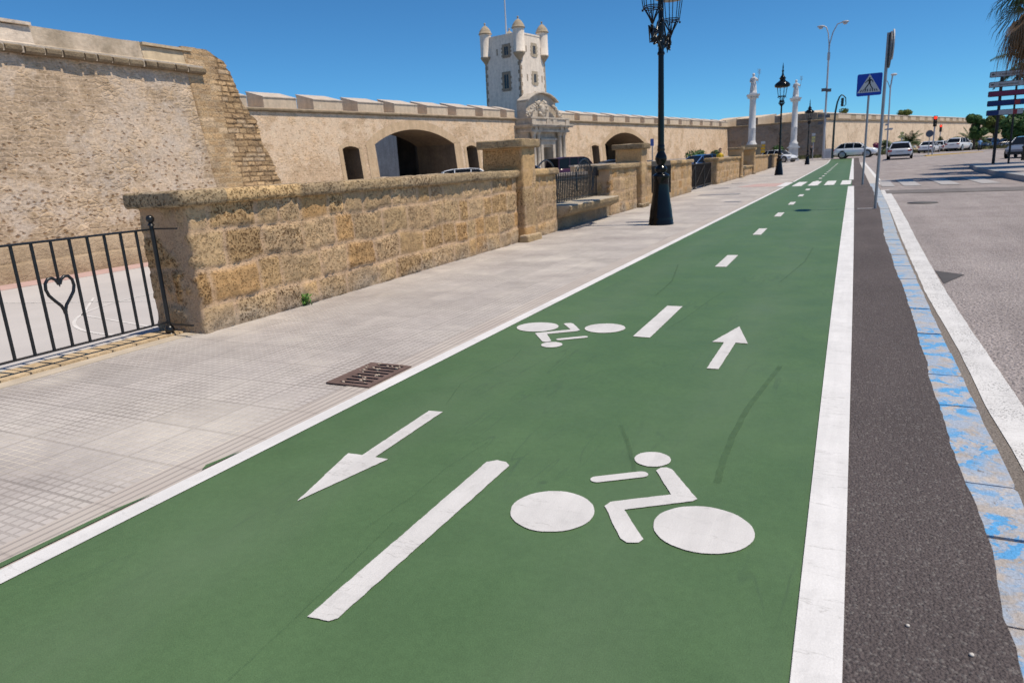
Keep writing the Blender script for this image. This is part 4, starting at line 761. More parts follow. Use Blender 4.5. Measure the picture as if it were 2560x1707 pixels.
m_cord = stain_render('weathered_cordon_stone', (0.20, 0.155, 0.10), (0.34, 0.265, 0.18), 2.0, 0.02); m_cordl = stain_render('pale_cordon_mortar', (0.52, 0.44, 0.35), (0.58, 0.50, 0.41))
m_merlon = stain_render('merlon_render', (0.62, 0.49, 0.355), (0.70, 0.57, 0.425), 0.6, 0.006); m_mtop = stain_render('merlon_top_slab', (0.52, 0.44, 0.36), (0.62, 0.54, 0.46), 1.5, 0.006)
m_band = stain_render('smooth_arch_stone', (0.54, 0.385, 0.24), (0.62, 0.46, 0.30), 0.9, 0.01)
m_marble = stain_render('weathered_marble', (0.42, 0.36, 0.29), (0.64, 0.56, 0.46), 1.1, 0.012); m_tower = stain_render('tower_render', (0.80, 0.70, 0.59), (0.84, 0.745, 0.63), 0.35, 0.003)
m_quoin = stain_render('tower_quoin_stone', (0.30, 0.235, 0.17), (0.42, 0.34, 0.255), 2.5, 0.02); m_quoinl = stain_render('sunlit_quoin_stone', (0.42, 0.35, 0.26), (0.52, 0.44, 0.33), 2.5, 0.02)
m_dome = stain_render('dome_stone', (0.36, 0.29, 0.20), (0.46, 0.38, 0.28), 2.0); m_inner = stain_render('shadowed_plaster', (0.30, 0.28, 0.27), (0.38, 0.36, 0.35), 0.5)
m_vault = stain_render('shade_dark_vault', (0.07, 0.06, 0.055), (0.11, 0.095, 0.085), 0.5); m_vault2 = stain_render('shade_dark_reveal', (0.17, 0.12, 0.085), (0.25, 0.18, 0.12), 0.5); m_glassd = Mat('dark_window', 0.15, 0.5, col=(0.02, 0.025, 0.03)).m  # vault and reveal colours darkened to deepen the shade inside the arches

BL = 17.75
t = thing('bastion', 'huge rubble bastion with plastered parapet and broken brown stone end', 'bastion', (-19.6, 0, 0), PI / 2)
BAT = 0.13
def by(z): return (z + 0.9) * BAT          # inward lean of the face
b = MB(); nx_, nz_ = 200, 34; vs = []
for k_ in range(nz_ + 1):
    z = -0.9 + 5.9 * k_ / nz_
    for i in range(nx_ + 1):
        x = -45 + (BL + 45) * i / nx_; vs.append((x, by(z) + 0.05 * fract(x * 0.8, z * 0.8, 2.2) , z))
b.add(vs, [(j * (nx_ + 1) + i, j * (nx_ + 1) + i + 1, (j + 1) * (nx_ + 1) + i + 1, (j + 1) * (nx_ + 1) + i) for j in range(nz_) for i in range(nx_)], 0, True)
b.box(-45, BL, 1.2, 14, -1.2, 5.6); b.build('wall', m_bast, t)
# lower plinth ledges
def ledge(mb, x0, x1, y0, y1, z0, z1, seed, n=80):
    vs = []
    for i in range(n + 1):
        x = x0 + (x1 - x0) * i / n; e = 0.05 * fract(x * 1.1, seed, 1.0); g_ = 0.03 * fract(x * 1.7, seed, 5.0)
        vs += [(x, y0 + e, z0), (x, y0 + e + 0.02, z1 - 0.06 + g_), (x, y0 + e + 0.08, z1 + g_), (x, y1, z1 + g_ + 0.03)]
    mb.add(vs, [(4 * i + j, 4 * i + 4 + j, 4 * i + 5 + j, 4 * i + 1 + j) for i in range(n) for j in range(3)], 0, True)
b = MB(); ledge(b, -45, BL + 2.9, -0.30, 0.4, -0.9, -0.42, 3); ledge(b, -45, BL + 2.7, -0.14, 0.4, -0.5, 0.02, 7); b.build('plinth', stain_render('plinth_stone', (0.36, 0.265, 0.17), (0.47, 0.36, 0.245), 1.2, 0.03), t)
# cordon blocks
b = MB(); b.box(-45, BL + 0.2, by(5) - 0.185, by(5) + 0.5, 5.0, 5.232); b.build('cordon_bed', m_cordl, t)
b = MB(); rn = random.Random(11); x = -12.0
while x < BL + 0.2:
    l = rn.uniform(0.38, 0.62) * (1.25 if rn.random() < 0.2 else 1); g_ = rn.uniform(0.05, 0.08); y0 = by(5) - 0.25 + rn.uniform(-0.02, 0.02); h0 = 4.98 + rn.uniform(-0.01, 0.01)
    b.prismx([(y0 + 0.05, h0), (y0, h0 + 0.06), (y0, h0 + 0.16), (y0 + 0.06, h0 + 0.20), (y0 + 0.3, h0 + 0.21), (y0 + 0.3, h0)], x, min(x + l - g_, BL + 0.3)); x += l
b.build('cordon', stain_render('dark_cordon_block', (0.20, 0.15, 0.095), (0.31, 0.24, 0.155), 2.0, 0.02), t)
def para(x0, x1, mt, h1, yoff=0.0, topslab=False):
    b = MB(); vs = []; n = max(4, int((x1 - x0) / 0.2)); yb = by(5) + yoff
    for i in range(n + 1):
        x = x0 + (x1 - x0) * i / n; e = 0.02 * fract(x * 1.3, 1.0, yoff); vs += [(x, yb - 0.02, 5.22), (x, yb + 0.05 + e, 5.30), (x, yb + 0.12 + e, h1 + e), (x, yb + 1.4, h1 + 0.12 + e), (x, yb + 1.4, 5.0)]
    b.add(vs, [(5 * i + j, 5 * i + 5 + j, 5 * i + 6 + j, 5 * i + 1 + j) for i in range(n) for j in range(4)], 0, False)
    b.add([vs[j] for j in range(5)], [(0, 1, 2, 3, 4)]); b.add([vs[-5 + j] for j in range(5)], [(4, 3, 2, 1, 0)])
    if topslab: b.box(x0, x1, yb + 0.02, yb + 1.45, h1 + 0.02, h1 + 0.10)
    return b.build('parapet', mt, t)
para(-45, 12.55, m_paraA, 5.74, -0.03, True); para(12.55, 15.9, m_paraB, 5.78); para(15.9, 17.75, m_paraC, 5.68, -0.02, True)
# broken end of coursed brown stone
rn = random.Random(21); crs = []; z = -0.9
while z < 5.8: h = rn.uniform(0.14, 0.24); crs.append(h); z += h
rows = lay_blocks(8, 8, crs, 0.28, 0.62, 9, [(0.50, 0.34, 0.19), (0.54, 0.375, 0.215), (0.46, 0.315, 0.18), (0.57, 0.42, 0.27), (0.43, 0.295, 0.17)], MORT, z0=-0.9)
prof_end = [(-0.95, 21.4), (0.0, 21.0), (1.27, 20.55), (2.55, 20.15), (3.55, 19.85), (4.5, 19.45), (5.2, 19.35), (5.45, 19.3), (5.62, 18.95), (5.9, 18.4)]
def xe(z):
    for (a, xa), (c_, xc) in zip(prof_end, prof_end[1:]):
        if z <= c_: return xa + (xc - xa) * (z - a) / (c_ - a)
    return prof_end[-1][1]
b = MB(); b.col = []; b.pit = []; vs = []; NX, NY, NZ = 78, 22, 190
for k_ in range(NZ + 1):
    z = -0.9 + 6.75 * k_ / NZ; x1 = xe(z); jag = 0.0
    _, _, q0 = find_block(rows, 0.1, z); x1 += rnd.uniform(-.01, .01) + 0.20 * fract(z * 1.3, 7.7) + 0.09 * fract(z * 6.7, 1.7) * (0.4 + 0.6 * (z > 0.2))
    pitch = []
    for i in range(NX + 1):
        x = BL - 0.35 + (x1 - BL + 0.35) * i / NX; pitch.append((x + (0.22 * fract(z * 2.3, 4.4) if i == 0 else 0), by(z) - 0.03 + 0.10 * (1 - sstep(i / 3)), 0, -1, x))
    for i in range(1, NY + 1):
        pitch.append((x1 - 0.004 * i, by(z) - 0.03 + 2.2 * i / NY, 1, 0, x1 + 2.2 * i / NY))
    for (x, y, nx__, ny__, u) in pitch:
        wu = u - BL + 0.4 + 0.04 * fn(u * 3, z * 3, 1); wz = z + 0.025 * fn(u * 2.5, z * 2.5, 8)
        dx, dz, q = find_block(rows, wu, wz); e = min(dx, dz); mf = 1 - min(1, max(0, (e - 0.010) / 0.03))
        rough_ = 0.25 + 0.75 * sstep((x - 18.25 - 0.2 * fn(0, z)) / 0.9)
        h = (1 - mf) * q[4] * 2.5 * rough_ + 0.030 * fract(u * 3.5, z * 5, 3) * rough_ + 0.012 * fract(u * 14, z * 17, 6) - 0.014 * rough_ * mf
        vs.append((x + nx__ * h, y + ny__ * h, z + 0.04 * (fn(u * 4, 0, 3) if k_ == NZ else 0)))
        m2 = mf * 0.85; mc = (0.50, 0.375, 0.24) if rough_ < 0.45 else (0.17, 0.11, 0.06); kq = 1 + q[4] * 22; c = tuple(q[2][t_] * kq * (1 - m2) + mc[t_] * m2 for t_ in range(3)); b.col.append(c); b.pit.append(0.6)
n = NX + NY + 1; b.add(vs, [(j * n + i, j * n + i + 1, (j + 1) * n + i + 1, (j + 1) * n + i) for j in range(NZ) for i in range(n - 1)], 0, False)
top = [vs[NZ * n + i] for i in range(n)] + [(BL - 0.35, by(5.8) + 2.1, 5.85)]; b.col += [(0.42, 0.31, 0.2)] * len(top); b.pit += [0.4] * len(top); b.add(top, [tuple(range(len(top)))])
b.build('broken_end', pitted_stone('broken_coursed_stone', 0.45, 0.6, 0.03), t)

# ================================================================== RAMPART with road arches
AX, AY = -36.39, 36.23; AD = Vector((0.18769, 0.98223)); ARZ = math.atan2(AD.y, AD.x); LW = 92.3
t = thing('rampart', 'long crenellated stone rampart pierced by two dark road arches', 'rampart', (AX, AY, 0), ARZ); ramp_t = t
BT = 0.10
def ry(z): return -(6.0 - z) * BT + 0.55     # front face y (outward is -y); flush at cordon
def arcpts(x0, x1, zs, za, n=16):
    pts = []; cx = (x0 + x1) / 2; a = (x1 - x0) / 2
    for i in range(n + 1): th = PI - PI * i / n; pts.append((cx + a * math.cos(th), zs + (za - zs) * math.sin(th) ** 0.9 if 0 < i < n else zs))
    return pts
def seg(x0, x1, zs, za, n=16):
    a = (x1 - x0) / 2; s_ = za - zs; R0 = (a * a + s_ * s_) / (2 * s_); cz = za - R0; cx = (x0 + x1) / 2; th = math.asin(a / R0)
    return [(cx + R0 * math.sin(-th + 2 * th * i / n), cz + R0 * math.cos(-th + 2 * th * i / n)) for i in range(n + 1)]
def opening(x0, x1, zs, za): return [(x0 + 0.0, -0.4)] + seg(x0, x1, zs, za) + [(x1, -0.4)]
ops = [opening(10.65, 20.3, 3.75, 4.95), opening(7.25, 8.9, 3.42, 3.62), opening(21.95, 23.5, 3.38, 3.58), opening(48.4, 59.6, 3.55, 4.97), opening(45.1, 46.8, 3.32, 3.46), opening(32.95, 34.85, 3.15, 3.36)]
outer = [(-14, -0.5), (-14, 6.0), (LW, 6.0), (LW, -0.5)]
# split into vertical bays so that each opening sits in its own polygon
bays = []; cuts = [-14, 6.6, 9.7, 21.1, 24.2, 32.0, 35.6, 44.4, 47.6, 60.4, LW]
b = MB(); ix = {1: 1, 2: 0, 3: 2, 5: 5, 7: 4, 8: 3}
for i in range(len(cuts) - 1):
    a, e = cuts[i], cuts[i + 1]
    if i in ix:
        op = ops[ix[i]]; poly = [(a, -0.4)] + op + [(e, -0.4), (e, 6.0), (a, 6.0)]
        tri = geometry.tessellate_polygon([[Vector((p[0], p[1], 0)) for p in poly]])
        vs = [(p[0], ry(p[1]), p[1]) for p in poly]; fs = []
        for t3 in tri:
            p0, p1, p2 = [poly[q] for q in t3]; cr = (p1[0] - p0[0]) * (p2[1] - p0[1]) - (p1[1] - p0[1]) * (p2[0] - p0[0]); fs.append(t3 if cr > 0 else t3[::-1])
        b.add(vs, fs)
    else: b.add([(a, ry(-0.4), -0.4), (e, ry(-0.4), -0.4), (e, ry(6.0), 6.0), (a, ry(6.0), 6.0)], [(0, 1, 2, 3)])
b.add([(-14, 3.2, 5.9), (LW, 3.2, 5.9), (LW, ry(6), 6.0), (-14, ry(6), 6.0)], [(3, 2, 1, 0)])
b.box(LW - 0.01, LW + 0.5, 0.6, 3.2, -0.4, 5.9)
b.build('wall', m_arch, t)
for op, dep in zip(ops, (5.0, 3.0, 3.0, 6.0, 3.0, 3.5)):
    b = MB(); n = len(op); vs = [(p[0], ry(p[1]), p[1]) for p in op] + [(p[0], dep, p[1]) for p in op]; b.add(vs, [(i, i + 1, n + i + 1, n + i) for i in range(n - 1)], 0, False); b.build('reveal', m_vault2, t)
for (x0, x1, y0, y1, z1) in ((6, 21.5, 5.02, 13, 5.4), (21.6, 25.5, 3.02, 6, 4.5), (47, 62, 6.02, 16, 5.4), (44, 46.9, 3.02, 5.9, 4.5), (32, 36, 3.52, 8, 5)):
    b = MB(); qs = [(x0, x0 + .2, y0, y1, -.4, z1), (x1 - .2, x1, y0, 8.7 if x0 == 6 else y1, -.4, z1), (x0, x1, y0, y1, z1, z1 + .3), (x0, x1, y1, y1 + .3, -.4, z1)]
    if x0 == 6:
        for (a_, e_) in ((6, 10.66), (20.3, 21.5)): b.box(a_, e_, 5.0, 5.3, -0.4, 5.4)
        b.box(6, 21.5, 5.0, 5.3, 4.96, 5.4)
    if x0 == 47: b.box(47, 62, 6.0, 6.3, 4.98, 5.4)
    for q in qs: b.box(*q)
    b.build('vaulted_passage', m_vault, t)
b = MB()
for cx_ in (13.2, 16.5, 19.2):
    b = MB(); b.prism([(cx_ - 0.7, -0.3), (cx_ + 0.7, -0.3)] + [(cx_ + 0.7 * math.cos(a), 2.6 + 0.7 * math.sin(a)) for a in frange(0, PI, 10)], 12.9, 12.98); b.build('passage_doorway', m_dark, t)
# arch bands 3 cm proud of the wall
def band(x0, x1, zs, za, wdt, legs=True):
    inner = seg(x0, x1, zs, za, 20); cx = (x0 + x1) / 2; outer_ = seg(x0 - wdt, x1 + wdt, zs + 0.1, za + wdt * 0.8, 20); b = MB(); vs = []
    for p, q in zip(inner, outer_): vs += [(p[0], ry(p[1]) - 0.03, p[1]), (q[0], ry(q[1]) - 0.03, q[1])]
    n = len(inner); b.add(vs, [(2 * i, 2 * i + 2, 2 * i + 3, 2 * i + 1) for i in range(n - 1)])
    if legs:
        for (a, e, zz0, zz1) in ((x0 - wdt, x0, zs, zs + .1), (x1, x1 + wdt, zs, zs + .1)): 
            zt = zs + 0.1 if a < x0 else zs + 0.1
            b.add([(a, ry(-.4) - .03, -.4), (e, ry(-.4) - .03, -.4), (e, ry(zs) - .03, zs), (a, ry(zt) - .03, zt)], [(0, 1, 2, 3)])
    return b
b = band(10.65, 20.3, 3.75, 4.95, 0.95); b.build('arch_band', m_band, t); band(48.4, 59.6, 3.55, 4.97, 0.8).build('arch_band', m_band, t)
for (x0, x1, zs, za) in ((7.25, 8.9, 3.42, 3.62), (21.95, 23.5, 3.38, 3.58), (45.1, 46.8, 3.32, 3.46)): band(x0, x1, zs, za, 0.38).build('arch_band', m_band, t)
# cordon
b = MB(); pr_ = [(0.62, 6.0), (0.42, 6.02), (0.36, 6.08), (0.36, 6.16), (0.44, 6.22), (1.0, 6.26), (1.0, 6.0)]
b.prismx(pr_, -14, 30.4); b.prismx(pr_, 37.4, LW + 0.2); b.build('cordon', m_cord, t)
# parapet base slab and merlons: outward sloping tops
b = MB(); b.prismx([(0.60, 6.22), (0.60, 6.27), (2.7, 6.38), (2.7, 6.0), (0.62, 6.0)], -14, LW); b.build('parapet_base', m_merlon, t)
ms = [(-10.95 + 4.02 * i) for i in range(3)] + [1.1, 5.3, 9.55, 13.5, 17.4, 21.3, 25.2]
msR = [(38.9, 3.05), (43.15, 2.95), (47.3, 3.0), (51.45, 2.95), (55.7, 3.1), (60.1, 2.9)] + [(64.3 + 4.15 * i, 2.95) for i in range(7)]
for x0, wd in [(x_, 2.72) for x_ in ms] + [(29.0, 1.3), (37.45, 0.6)] + msR:
    hh = 6.93 + rnd.uniform(-.02, .02); b = MB(); yf = 0.62
    b.prismx([(yf, 6.2), (yf, hh), (2.55, hh + 0.52), (2.55, 6.2)], x0, x0 + wd); b.mi = [0] * len(b.mi)
    k0 = len(b.f); b.prismx([(yf - 0.05, hh + 0.003), (yf - 0.05, hh + 0.06), (2.6, hh + 0.59), (2.6, hh + 0.52)], x0 - 0.03, x0 + wd + 0.03); b.mi = [0] * k0 + [1] * (len(b.f) - k0)
    b.build('merlon', [m_merlon, m_mtop], t)
bl = [(84.3, .3), (76, .3), (70, .25)]
# ---- marble gateway on the rampart
t = thing('gateway', 'carved pale marble gateway with columns and a curved crest', 'gateway', (AX, AY, 0), ARZ)
b = MB()
b.box(30.5, 33.0, -0.75, 0.52, -0.3, 4.75); b.box(34.8, 37.3, -0.75, 0.52, -0.3, 4.75); b.box(33.0, 34.8, -0.75, 0.52, 3.25, 4.75); b.build('facade', m_marble, t)
b = MB(); 
for (x0, x1, z0, z1) in ((32.55, 33.0, -0.3, 3.5), (34.8, 35.25, -0.3, 3.5), (32.5, 35.3, 3.5, 3.95)): b.box(x0, x1, -1.0, -0.74, z0, z1)
b.box(32.35, 35.45, -1.15, -0.72, 3.95, 4.12); b.build('door_frame', m_marble, t)
b = MB(); b.prism([(33.02, -.3), (34.78, -.3), (34.78, 3.1)] + [(33.9 + 0.86 * math.cos(a), 2.75 + 0.5 * math.sin(a)) for a in frange(0.2, PI - 0.2, 8)] + [(33.02, 3.1)], 0.2, 0.3); b.build('door_leaf', m_vault, t)
for cx_ in (31.05, 31.85, 35.95, 36.75):
    b = MB(); b.lathe([(0.30, -0.3), (0.30, 0.9), (0.34, 0.95), (0.34, 1.05), (0.25, 1.12), (0.23, 1.2), (0.235, 2.5), (0.20, 4.2), (0.24, 4.25), (0.22, 4.3), (0.30, 4.62), (0.34, 4.65), (0.34, 4.75)], 14, cx_, -1.1); b.build('column', m_marble, t)
b = MB(); b.box(30.3, 37.5, -1.45, 0.5, 4.753, 4.95); b.box(30.4, 37.4, -1.35, 0.5, 4.95, 5.25)
for cx_ in (31.05, 31.85, 35.95, 36.75): b.box(cx_ - .3, cx_ + .3, -1.5, -1.34, 4.95, 5.25)
b.box(30.05, 37.75, -1.75, 0.5, 5.25, 5.40); b.box(29.95, 37.85, -1.85, 0.5, 5.402, 5.52)
b.box(30.35, 37.45, -1.4, 0.5, 5.522, 6.05)
for cx_ in (30.7, 33.4, 34.6, 37.1): b.box(cx_ - .35, cx_ + .35, -1.5, -1.39, 5.525, 6.0)
b.box(30.2, 37.6, -1.5, 0.5, 6.052, 6.2); b.build('entablature', m_marble, t)
b = MB(); b.prism([(30.75, 6.2), (36.2, 6.2), (36.2, 7.75)] + [(33.48 + 2.72 * math.cos(a), 7.75 + 0.85 * math.sin(a) ** 1.8) for a in frange(0.05, PI - 0.05, 14)] + [(30.75, 7.75)], -0.55, 0.6); b.build('attic', m_marble, t)
b = MB(); pts = [(36.3, 7.8)] + [(33.48 + 2.8 * math.cos(a), 7.8 + 0.85 * max(0, math.sin(a)) ** 1.8) for a in frange(0.05, PI - 0.05, 16)] + [(30.65, 7.8)]
b.prism(pts + [(x, z + 0.12) for x, z in pts[::-1]], -0.95, 0.5); b.build('curved_cornice', m_marble, t)
b = MB(); rn = random.Random(6)
for i in range(60):
    a = rn.uniform(0, 2 * PI); r = rn.uniform(0.1, 1.0); b.ball((33.5 + r * math.cos(a) * 1.0, -0.6, 7.1 + r * math.sin(a) * 0.85), rn.uniform(0.10, 0.26), 7, 5, sy=rn.uniform(0.6, 1.4))
b.ball((33.5, -0.6, 7.1), 0.5, 10, 8, sy=0.6, sz=1.25)
b.build('carved_arms', m_marble, t)
for sg in (-1, 1):
    b = MB()
    for i in range(22): f_ = i / 22; b.ball((33.5 + sg * (1.6 + 1.6 * f_) + rn.uniform(-.15, .15), -0.95, 6.35 + 1.1 * (1 - f_) ** 1.5 + rn.uniform(-.1, .25)), rn.uniform(0.10, 0.2), 7, 5)
    b.build('carved_scroll', m_marble, t)
# ================================================================== TOWER
TX, TY = -34.96, 76.0; S = 5.0
t = thing('tower', 'square pale rendered tower with domed corner turrets, above the rampart', 'tower', (TX, TY, 0), ARZ)
# local: x along the rampart (0..S from near corner), y inward (0..S)
b = MB(); ta = 0.16; zt = 16.1
b.add([(-ta, -ta, 0), (S + ta, -ta, 0), (S + ta, S + ta, 0), (-ta, S + ta, 0), (0, 0, zt), (S, 0, zt), (S, S, zt), (0, S, zt)], [(0, 1, 5, 4), (1, 2, 6, 5), (2, 3, 7, 6), (3, 0, 4, 7), (4, 5, 6, 7)])
b.box(-0.05, S + .05, -0.05, S + .05, zt - 0.02, zt + 0.14); b.build('body', m_tower, t)
def tw(z): return -ta * (1 - z / zt)
for (cx_, cy_) in ((0, 0), (S, 0), (0, S), (S, S)):
    b = MB(); z = 5.5; rn = random.Random(int(cx_ * 3 + cy_)); i = 0
    while z < 13.6:
        h = 0.42; L1 = 0.36 if i % 2 else 0.20; L2 = 0.20 if i % 2 else 0.36; o_ = tw(z) - 0.03; sx_ = 1 if cx_ == 0 else -1; sy_ = 1 if cy_ == 0 else -1
        xa, ya = (cx_ + sx_ * o_), (cy_ + sy_ * o_); x0, x1 = sorted((xa, xa + sx_ * L1)); y0, y1 = sorted((ya, ya + sy_ * 0.2)); b.box(x0, x1, y0, y1, z, z + h)
        x0, x1 = sorted((xa, xa + sx_ * 0.2)); y0, y1 = sorted((ya, ya + sy_ * L2)); b.box(x0 + (0.002 * sx_), x1, y0 + (0.002 * sy_), y1, z + 0.003, z + h - 0.003); z += h + 0.03; i += 1
    b.build('quoin', m_quoin if cx_ == 0 else m_quoinl, t)  # shade put into the quoin colour: darker along the shaded face
def twin(face, u, z0, z1, wd, big=True, slits=()):
    """face 'x': the face y=0 (faces outward, sunlit); face 'y': the face x=0 (shaded)"""
    o_ = tw((z0 + z1) / 2)
    def bx(mb, u0, u1, d0, d1, za, zb):
        if face == 'x': mb.box(u0, u1, o_ + d0, o_ + d1, za, zb)
        else: mb.box(o_ + d0, o_ + d1, u0, u1, za, zb)
    b = MB(); f_ = 0.30
    bx(b, u - wd / 2 - f_, u - wd / 2, -0.05, 0.1, z0 - f_, z1 + f_); bx(b, u + wd / 2, u + wd / 2 + f_, -0.05, 0.1, z0 - f_, z1 + f_); bx(b, u - wd / 2, u + wd / 2, -0.048, 0.1, z1, z1 + f_); bx(b, u - wd / 2, u + wd / 2, -0.09, 0.1, z0 - f_, z0)
    for q in range(4): bx(b, u - wd / 2 - f_ - 0.14, u + wd / 2 + f_ + 0.14, -0.046, 0.05, z0 - 0.2 + q * (z1 - z0 + .4) / 3.5, z0 + q * (z1 - z0 + .4) / 3.5) if q % 2 == 0 and False else None
    for q in range(3):
        zq = z0 - 0.15 + q * (z1 - z0 + 0.3) / 3
        bx(b, u - wd / 2 - f_ - 0.15, u - wd / 2 - f_, -0.045, 0.05, zq, zq + 0.22); bx(b, u + wd / 2 + f_, u + wd / 2 + f_ + 0.15, -0.045, 0.05, zq, zq + 0.22)
    fr = b.build('window', m_quoin if face == 'y' else m_quoinl, t); b = MB(); bx(b, u - wd / 2, u + wd / 2, -0.02, -0.002, z0, z1); b.build('pane', m_glassd, fr)  # light put into the frame colour: dark on shaded face, pale on sunlit
    b = MB(); bx(b, u - 0.03, u + 0.03, -0.035, -0.021, z0, z1); b.build('mullion', m_quoin, fr)
    for su in slits:
        b = MB(); bx(b, su - 0.09, su + 0.09, -0.02, 0.05, z0 + 0.1, z1 - 0.1); b.build('slit', m_quoin, t)
twin('y', 1.86, 14.0, 14.9, 0.55, slits=(0.75, 3.2)); twin('y', 2.0, 10.35, 11.9, 0.62)
twin('x', 2.88, 14.1, 15.0, 0.55, slits=(1.3, 4.3)); twin('x', 2.8, 10.95, 11.9, 0.5, slits=(1.3, 4.3))
b = MB(); rn = random.Random(16)
for i in range(36):
    a = rn.uniform(0, 2 * PI); r = rn.uniform(0.1, 0.75); b.ball((2.7 + r * math.cos(a), tw(9.6) - 0.05, 9.5 + r * math.sin(a) * 0.8), rn.uniform(0.08, 0.2), 7, 5)
b.build('carved_relief', m_marble, t)
for (cx_, cy_) in ((0.1, 0.1), (S - 0.1, 0.1), (0.1, S - 0.1), (S - 0.1, S - 0.1)):
    g_ = MB(); g_.lathe([(0.10, 13.2), (0.30, 13.5), (0.60, 13.95), (0.68, 14.1), (0.66, 14.12), (0.66, 16.6)], 16, cx_, cy_); tr = g_.build('turret', m_tower, t)
    b = MB(); b.lathe([(0.66, 16.6), (0.78, 16.62), (0.80, 16.72), (0.72, 16.76), (0.68, 16.95), (0.48, 17.25), (0.25, 17.5), (0.10, 17.58), (0.06, 17.7), (0.12, 17.78), (0.08, 17.88), (0.0, 17.92)], 16, cx_, cy_); b.build('dome', m_dome, tr)
    b = MB(); b.lathe([(0.08, 13.1), (0.32, 13.48), (0.66, 13.93), (0.72, 14.08), (0.68, 14.13)], 16, cx_, cy_); b.build('corbel', m_dome, tr)
    b = MB()
    for a in (-PI / 2, -PI, -PI * 0.75 if cx_ < 1 else -PI / 4): T = Matrix.Translation((cx_, cy_, 0)) @ Matrix.Rotation(a, 4, 'Z'); b.box(0.55, 0.635, -0.10, 0.10, 16.05, 16.42, 0, T)
    b.build('loophole', m_dark, tr)
b = MB(); b.tube([(1.7, 3.0, 16.0), (1.7, 3.0, 24.0)], [0.09, 0.06], 8); b.build('flagpole', m_signw, t)
b = MB(); b.prism([(0.0, 5.0), (3.0, 5.0), (3.0, 8.1), (2.2, 8.4), (1.4, 8.2), (0.0, 7.9)], -2.6, -0.3); o = b.build('annex', m_tower, t)

# ================================================================== FAR RAMPARTS
def wall_seg(name, label, p0, p1, h, mt, cat='rampart', mer=None, th=4, flatpar=None, zb=-0.3, cord=True):
    d = Vector((p1[0] - p0[0], p1[1] - p0[1])); L = d.length; rz = math.atan2(d.y, d.x); t = thing(name, label, cat, (p0[0], p0[1], 0), rz)
    b = MB(); b.prismx([(-0.45, zb), (0.0, h), (th, h), (th, zb)], 0, L); b.build('wall', mt, t)
    if cord: b = MB(); b.prismx([(-0.05, h), (-0.18, h + 0.06), (-0.18, h + 0.16), (-0.05, h + 0.22), (0.5, h + 0.24), (0.5, h)], 0, L); b.build('cordon', m_cord, t)
    if flatpar:
        b = MB(); b.prismx([(0.02, h + 0.2), (0.02, h + flatpar[0]), (3.4, h + flatpar[1]), (3.4, h)], 0, L); b.build('parapet', flatpar[2], t)
    if mer:
        for (a, e) in mer[0]:
            y0 = mer[2]; e2 = e + (1.9 if e < 12 else 0); z0, z1 = h + 0.2, h + mer[1]; b = MB()
            b.add([(a, y0, z0), (e, y0, z0), (e2, 4.2, z0), (a, 4.2, z0), (a, y0, z1), (e, y0, z1), (e2, 4.2, z1 + .55), (a, 4.2, z1 + .55)], [(0, 1, 5, 4), (1, 2, 6, 5), (2, 3, 7, 6), (3, 0, 4, 7), (4, 5, 6, 7)]); b.mi = [0, 1, 0, 0, 1]; b.build('merlon', [mer[3], m_merlon], t)  # front takes the shade colour, right cheek and top the sunlit colour
    return t, L
wall_seg('rampart', 'shaded old stone rampart flank behind the statue columns', (-20.2, 126.6), (-4.3, 124.0), 6.0, m_farshade, mer=([(-1.5, 0.2), (2.0, 5.6), (8.3, 9.3), (11.0, 14.85)], 1.3, 0.05, m_farshade))
b = None
t, L = wall_seg('rampart', 'long sunlit far rampart with patched parapet behind the parked cars', (-4.28, 124.0), (25.2, 205.0), 6.0, m_farw, flatpar=(1.05, 1.6, m_paradk))
x = 5.0; rn = random.Random(2); mi_ = 0
while x < L - 2:
    l = rn.uniform(2.4, 3.3) * (1.6 if mi_ == 0 else 1); b = MB(); b.box(x, x + l, -0.02, 0.3, 6.32, 6.98); b.build('plastered_merlon', m_merlon, t); x += l + rn.uniform(1.6, 2.4); mi_ += 1
b = MB(); b.prismx([(-0.06, 7.05), (-0.06, 7.12), (3.4, 7.66), (3.4, 7.58)], 0, L); b.build('parapet_top', m_mtop, t)
b = MB(); b.box(-0.5, 0.0, -0.46, 3, -0.3, 7.2); 
wall_seg('rampart', 'short low rampart piece seen beyond the round bushy tree', (25.6, 206), (40, 225), 4.6, m_farw, flatpar=(1.0, 1.4, m_merlon), cord=True)

